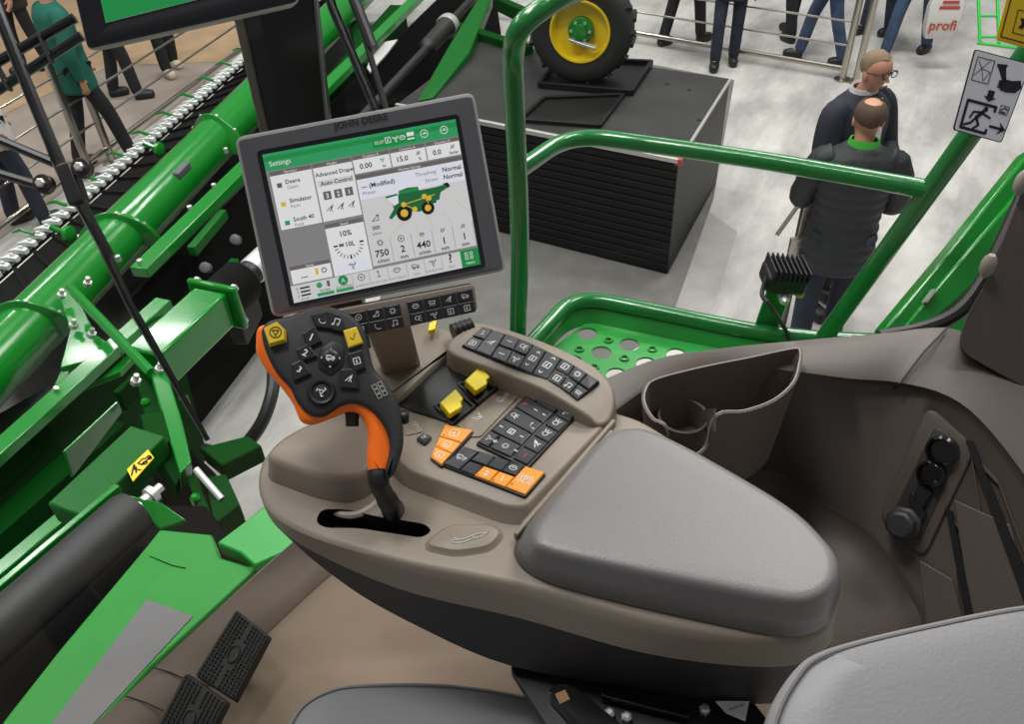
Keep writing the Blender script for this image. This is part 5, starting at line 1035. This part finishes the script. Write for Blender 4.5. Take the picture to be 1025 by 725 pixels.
def person(label, xy, yaw, h=1.76, stride=.0, top='jacket_black', legs='jeans_dark', shoe='shoe_black', hair='hair_brown', group=None, arms='down', head=(0, 0), bald=False, glasses=False, collar=None, shirt=None):
    t = thing('person', label, 'person', A([xy[0], xy[1], 0]), group); t.rotation_euler = (0, 0, yaw); k = h/1.76
    V_ = lambda *p: A(p)*k
    s = stride; hx, hy = head
    J_ = {'pelvis': V_(0, 0, .96), 'waist': V_(0, .01, 1.10), 'chest': V_(0, -.01, 1.30), 'neck0': V_(0, -.01, 1.46), 'neck1': V_(0, .01, 1.53), 'jaw': V_(hx*.4, .04+hy*.4, 1.575), 'cran': V_(hx, .01+hy, 1.655), 'top': V_(hx, .005+hy, 1.70)}
    for sd_, sg in (('L', -1), ('R', 1)):
        st = s*sg
        J_['hip'+sd_] = V_(.095*sg, 0, .90); J_['kn'+sd_] = V_(.10*sg, st*.5+.03, .50); J_['an'+sd_] = V_(.10*sg, st, .09); J_['toe'+sd_] = V_(.115*sg, st+.15, .035)
        J_['sh'+sd_] = V_(.185*sg, -.01, 1.42)
        if arms == 'front': el = (.25*sg, .04, 1.14); wr_ = (.12*sg, .24, 1.10)
        else: el = (.26*sg, -.02-st*.2, 1.14); wr_ = (.255*sg, .07-st*.5, .90)
        J_['el'+sd_] = V_(*el); J_['wr'+sd_] = V_(*wr_); d = nrm(A(wr_)-A(el)); J_['pa'+sd_] = J_['wr'+sd_]+d*.07*k
        for f_ in range(4): J_[f'f{f_}{sd_}'] = J_['pa'+sd_]+(d*(.075 if f_ in (1, 2) else .06)+A([-.02*sg, .03-.02*f_, -.01]))*k
        J_['th'+sd_] = J_['wr'+sd_]+(d*.06+A([-.03*sg, .05, 0]))*k
    rad = {'pelvis': (.15, .11), 'waist': (.13, .10), 'chest': (.145, .105), 'neck0': .065, 'neck1': .055, 'jaw': .066, 'cran': .094, 'top': .062}
    for sd_ in 'LR':
        rad.update({'hip'+sd_: .085, 'kn'+sd_: .058, 'an'+sd_: .042, 'toe'+sd_: .03, 'sh'+sd_: .06, 'el'+sd_: .042, 'wr'+sd_: .028, 'pa'+sd_: .032, 'th'+sd_: .01}); rad.update({f'f{f_}{sd_}': .009 for f_ in range(4)})
    E_ = [('pelvis', 'waist'), ('waist', 'chest'), ('chest', 'neck0'), ('neck0', 'neck1'), ('neck1', 'jaw'), ('jaw', 'cran'), ('cran', 'top')]
    for sd_ in 'LR': E_ += [('pelvis', 'hip'+sd_), ('hip'+sd_, 'kn'+sd_), ('kn'+sd_, 'an'+sd_), ('an'+sd_, 'toe'+sd_), ('chest', 'sh'+sd_), ('sh'+sd_, 'el'+sd_), ('el'+sd_, 'wr'+sd_), ('wr'+sd_, 'pa'+sd_), ('wr'+sd_, 'th'+sd_)]+[('pa'+sd_, f'f{f_}{sd_}') for f_ in range(4)]
    sc_ = lambda r, m_: tuple(x*m_*k for x in r) if hasattr(r, '__len__') else r*m_*k
    skin('body', {n: (p, sc_(rad[n], 1.0 if n in ('cran', 'top', 'jaw') else .92)) for n, p in J_.items()}, E_, 'pelvis', 'skin', t, 2)
    q = MB(); rg = []
    prof = [(.74, .19, .155, 0), (.76, .205, .163, 0), (.92, .20, .155, 0), (1.06, .185, .142, .005), (1.20, .20, .148, 0), (1.32, .215, .15, -.01), (1.40, .205, .14, -.012), (1.445, .175, .118, -.012), (1.475, .12, .095, -.01), (1.50, .085, .08, -.005)]
    zz = np.linspace(.74, 1.50, 46)
    for z in zz:
        w_, d_, y_ = [float(np.interp(z, [p[0] for p in prof], [p[i] for p in prof])) for i in (1, 2, 3)]
        bmp = 1+(.022*math.sin(z*95) if top == 'jacket_black' and z < 1.42 else .006*math.sin(z*40))
        rg.append([V_(w_*bmp*math.cos(t_), y_+d_*bmp*math.sin(t_), z) for t_ in np.linspace(0, 2*math.pi, 32, endpoint=False)])
    q.loft(rg, True, True)
    for sg, sd_ in ((-1, 'L'), (1, 'R')):
        pp_ = cr([V_(.13*sg, -.01, 1.415), V_(.20*sg, -.01, 1.37), J_['el'+sd_], J_['el'+sd_]*.45+J_['wr'+sd_]*.55, J_['wr'+sd_]], 5)
        rr_ = [(.078 if i < 6 else .078-.034*(i-6)/(len(pp_)-7))*k*(1+(.05*math.sin(i*2.2) if top == 'jacket_black' else 0)) for i in range(len(pp_))]
        q.tube(pp_, rr_, 14)
    o = q.build('jacket', top, None, ang=80); o.parent = t
    nt_ = {'pelvis': (J_['pelvis'], .125*k)}
    for sd_ in 'LR': nt_['hip'+sd_] = (J_['hip'+sd_], .09*k); nt_['kn'+sd_] = (J_['kn'+sd_], .073*k); nt_['an'+sd_] = (J_['an'+sd_]+V_(0, -.005, -.045), .066*k)
    skin('trousers', nt_, [('pelvis', 'hipL'), ('hipL', 'knL'), ('knL', 'anL'), ('pelvis', 'hipR'), ('hipR', 'knR'), ('knR', 'anR')], 'pelvis', legs, t)
    for sd_ in 'LR':
        a = J_['an'+sd_]; q_ = {'h': (A([a[0], a[1]-.06*k, .05*k]), .058*k), 'm': (A([a[0], a[1]+.05*k, .05*k]), .06*k), 't': (A([a[0]*1.1, a[1]+.17*k, .042*k]), .048*k)}
        skin('shoe', q_, [('h', 'm'), ('m', 't')], 'm', shoe, t)
    hc = J_['cran']
    def hp(u, w, r): return hc+A([.080*math.sin(u)*math.cos(w)*r, .094*math.sin(u)*math.sin(w)*r, .083*math.cos(u)*r])*k
    q = MB(); rings = []
    for i in range(9):
        rings.append([]); 
        for j in range(24):
            w = 2*math.pi*j/24; front = max(0, math.sin(w)); lim = 2.2-.35*abs(math.cos(w))-1.3*front**.5; u0 = .0 if not bald else max(0, .62*(1 if math.sin(w) < .3 else 1))
            u = u0+(lim-u0)*i/8; rings[-1].append(hp(max(u, .02), w, 1.0+.055*math.sin(math.pi*min(1, (i+ (2 if not bald else .3))/8.6))+.008*math.sin(5*w+i)))
    q.loft(rings, not bald, False); o = MB.build(q, 'hair', hair, None); o.parent = t
    def kid(q, nm_, m_): o = q.build(nm_, m_, None); o.parent = t; return o
    q = MB(); jw = (J_['jaw']+J_['cran'])/2; q.loft([[jw+V_(a*.012, .075, -.02) for a in (-1, 1)]+[jw+V_(0, .062, .03)], [jw+V_(a*.010, .098, -.022) for a in (-1, 1)]+[jw+V_(0, .07, .032)]], True, True); kid(q, 'nose', 'skin')
    q = MB(); q.sphere(hc, .080*k, 16, (.985, 1.13, 1.0)); kid(q, 'scalp', 'skin')
    for sg in (-1, 1):
        q = MB(); q.sphere(jw+V_(.072*sg, -.01, .0), .026*k, 10, (.4, .8, 1.2)); kid(q, 'ear', 'skin')
        q = MB(); q.sphere(jw+V_(.03*sg, .076, .022), .011*k, 8, (1, .6, .7)); kid(q, 'eye', 'sign_ink')
    q = MB(); q.box(jw+V_(0, .076, -.052), A([1, 0, 0]), A([0, 1, 0]), UZ, .045*k, .006, .008*k); kid(q, 'mouth', 'lips')
    if glasses:
        q = MB()
        for sg in (-1, 1): q.tube([jw+V_(.032*sg+.024*math.cos(a), .096, .02+.019*math.sin(a)) for a in np.linspace(0, 2*math.pi, 12, endpoint=False)], .003, 6, closed=True); q.tube([jw+V_(.056*sg, .094, .024), jw+V_(.076*sg, 0, .02)], .0028, 6)
        q.tube([jw+V_(-.01, .1, .024), jw+V_(.01, .1, .024)], .003, 6); kid(q, 'glasses', 'sign_ink')
    if collar:
        q = MB(); c = V_(0, -.005, 1.475); q.loft([[c+A([.088*math.cos(w), .08*math.sin(w), .0+.02*-math.sin(w)])*k for w in np.linspace(0, 2*math.pi, 24, endpoint=False)], [c+A([.076*math.cos(w), .072*math.sin(w), .055-.01*math.sin(w)])*k for w in np.linspace(0, 2*math.pi, 24, endpoint=False)], [c+A([.066*math.cos(w), .062*math.sin(w), .05])*k for w in np.linspace(0, 2*math.pi, 24, endpoint=False)]], False, False); kid(q, 'collar', collar)
    if shirt:
        q = MB(); f_ = []
        for i in range(7):
            z = 1.47-.42*i/6; w = .02+.055*(1-i/6); y = .075+.075*min(1, i/2.5); f_.append([V_(-w, y, z), V_(0, y+.014, z), V_(w, y, z), V_(w*.5, y-.03, z), V_(-w*.5, y-.03, z)])
        q.loft(f_, True, True); kid(q, 'shirt_front', shirt)
    return t
yaw = lambda dx, dy: math.atan2(-dx, dy)
m2 = Z(862, 100, 1.74)+A([.07, 0, 0]); m1 = Z(880, 48, 1.80)
person('man with back turned in black quilted jacket with green collar, behind the guard rail', m2[:2], yaw(.25, .97), 1.76, .06, 'jacket_black', 'jeans_dark', arms='front', bald=True, collar='collar_green')
person('grey-haired man in dark suit and glasses facing the man in quilted jacket', m1[:2]+A([0, .05]), yaw(.45, -.9), 1.80, .05, 'suit_navy', 'trouser_black', hair='hair_grey', arms='front', glasses=True, collar='shirt_white', shirt='shirt_white', head=(0, .03))
for lab, fx, fy, yw, st, top, leg, shoe in (
    ('walker in black trousers and black shoes nearest the podium wheel, behind the barrier', 682, 44, -1.0, .22, 'coat_dark', 'trouser_black', 'shoe_black'),
    ('standing person in dark blue jeans whose feet show between two barrier wires', 724, 66, 2.9, .10, 'coat_dark', 'jeans_dark', 'shoe_black'),
    ('person in mid blue jeans with crossed legs beside the stainless barrier post', 820, 62, 1.3, .24, 'suit_navy', 'jeans', 'shoe_black'),
    ('distant person in dark trousers partly hidden behind blue jeans', 790, 38, .4, .14, 'coat_dark', 'trouser_black', 'shoe_black'),
    ('distant person in dark blue jeans right of the stainless barrier post', 876, 34, 2.0, .10, 'coat_dark', 'jeans_dark', 'shoe_black'),
    ('striding person in light blue jeans and black shoes beside the white bag', 905, 55, 2.2, .26, 'suit_navy', 'jeans', 'shoe_black'),
    ('person in dark jeans and pale top at the left edge, beyond the barrier', 32, 224, -.9, .10, 'shirt_white', 'jeans_dark', 'shoe_black'),
    ('person in teal jacket and dark trousers behind the left barrier posts', 108, 163, -.8, .22, 'teal_cloth', 'trouser_black', 'shoe_black'),
    ('person in dark brown coat behind the teal jacketed one', 128, 98, -1.3, .14, 'coat_dark', 'trouser_black', 'shoe_black'),
    ('person in black leggings and pale shoes below the second screen', 172, 72, -2.4, .12, 'coat_dark', 'trouser_black', 'shoe_pale'),
    ('person in black at the top left corner on the tan walkway', 38, 70, 2.6, .12, 'coat_dark', 'trouser_black', 'shoe_black')):
    person(lab, Z(fx, fy, 0)[:2], yw, 1.74, st, top, leg, shoe)
bg = thing('carrier_bag', 'white plastic carrier bag with red lettering held beside light blue jeans', 'bag', A([*Z(948, 60, 0)[:2], .3]))
bo = D(944, 16, 8.6); bX = nrm(A([1, -.15, 0])); bN = nrm(np.cross(bX, UZ)); bN = bN if np.dot(bN, CAM-bo) > 0 else -bN
q = MB(); W_ = .17
def rect(w, d, z): return [bo+bX*a*w+bN*b*d+UZ*z for a, b in ((-1, -1), (1, -1), (1, 1), (-1, 1))]
q.loft([rect(.13, .05, -.22), rect(.16, .07, -.12), rect(.17, .06, .1), rect(.16, .02, .22)], True, False); q.build('bag_body', 'plastic_bag', bg, bevel=.01)
for sg in (-1, 1):
    q = MB(); q.tube(cr([bo+UZ*.21+bX*-.07+bN*.02*sg, bo+UZ*.33+bN*.01*sg, bo+UZ*.21+bX*.07+bN*.02*sg], 6), .008, 6); q.build('bag_handle', 'plastic_bag', bg)
q = MB(); o = bo+bN*.076; text(q, 'profi', o-UZ*.07, bX, UZ, .10, bold=True)
for k in range(2): q.box(o+UZ*(.1+.055*k)-bN*.014+bX*.02, bX, UZ, bN, .2-.04*k, .03, .004)
q.build('bag_print', 'ink_red', bg, smooth=False)
# ================================================================== LIGHT AND CAMERA
w = bpy.data.worlds.new('hall'); scene.world = w; w.use_nodes = True; bgn = w.node_tree.nodes['Background']; bgn.inputs[0].default_value = (.80, .82, .86, 1); bgn.inputs[1].default_value = .24
def lamp(x, y, z, sx_, sy_, e, c=(1, .985, .965)):
    l = bpy.data.lights.new('hall_lamp', 'AREA'); l.shape = 'RECTANGLE'; l.size = sx_; l.size_y = sy_; l.energy = e; l.color = c
    o = bpy.data.objects.new('hall_lamp', l); col.objects.link(o); o.location = (x, y, z)
for x in (-7, -2, 3):
    for y in (3, 7, 12): lamp(x, y, 8.5, 2.4, .5, 170)
lamp(4, 7, 8.5, 3, 3, 260); lamp(-1.2, 1.6, 8.0, 1.0, 1.0, 130)
cd_ = bpy.data.cameras.new('camera'); cd_.sensor_width = 36; cd_.sensor_fit = 'HORIZONTAL'; cd_.lens = F/1025*36; cd_.clip_start = .02; cd_.clip_end = 200
co = bpy.data.objects.new('camera', cd_); col.objects.link(co)
co.matrix_world = Matrix(((RT[0], UP[0], -FW[0], 0), (RT[1], UP[1], -FW[1], 0), (RT[2], UP[2], -FW[2], CAMH), (0, 0, 0, 1)))
scene.camera = co
vs = scene.view_settings; scene.display_settings.display_device = 'sRGB'; vs.view_transform = 'Standard'; vs.look = 'None'; vs.exposure = 0; vs.gamma = 1; vs.use_curve_mapping = False
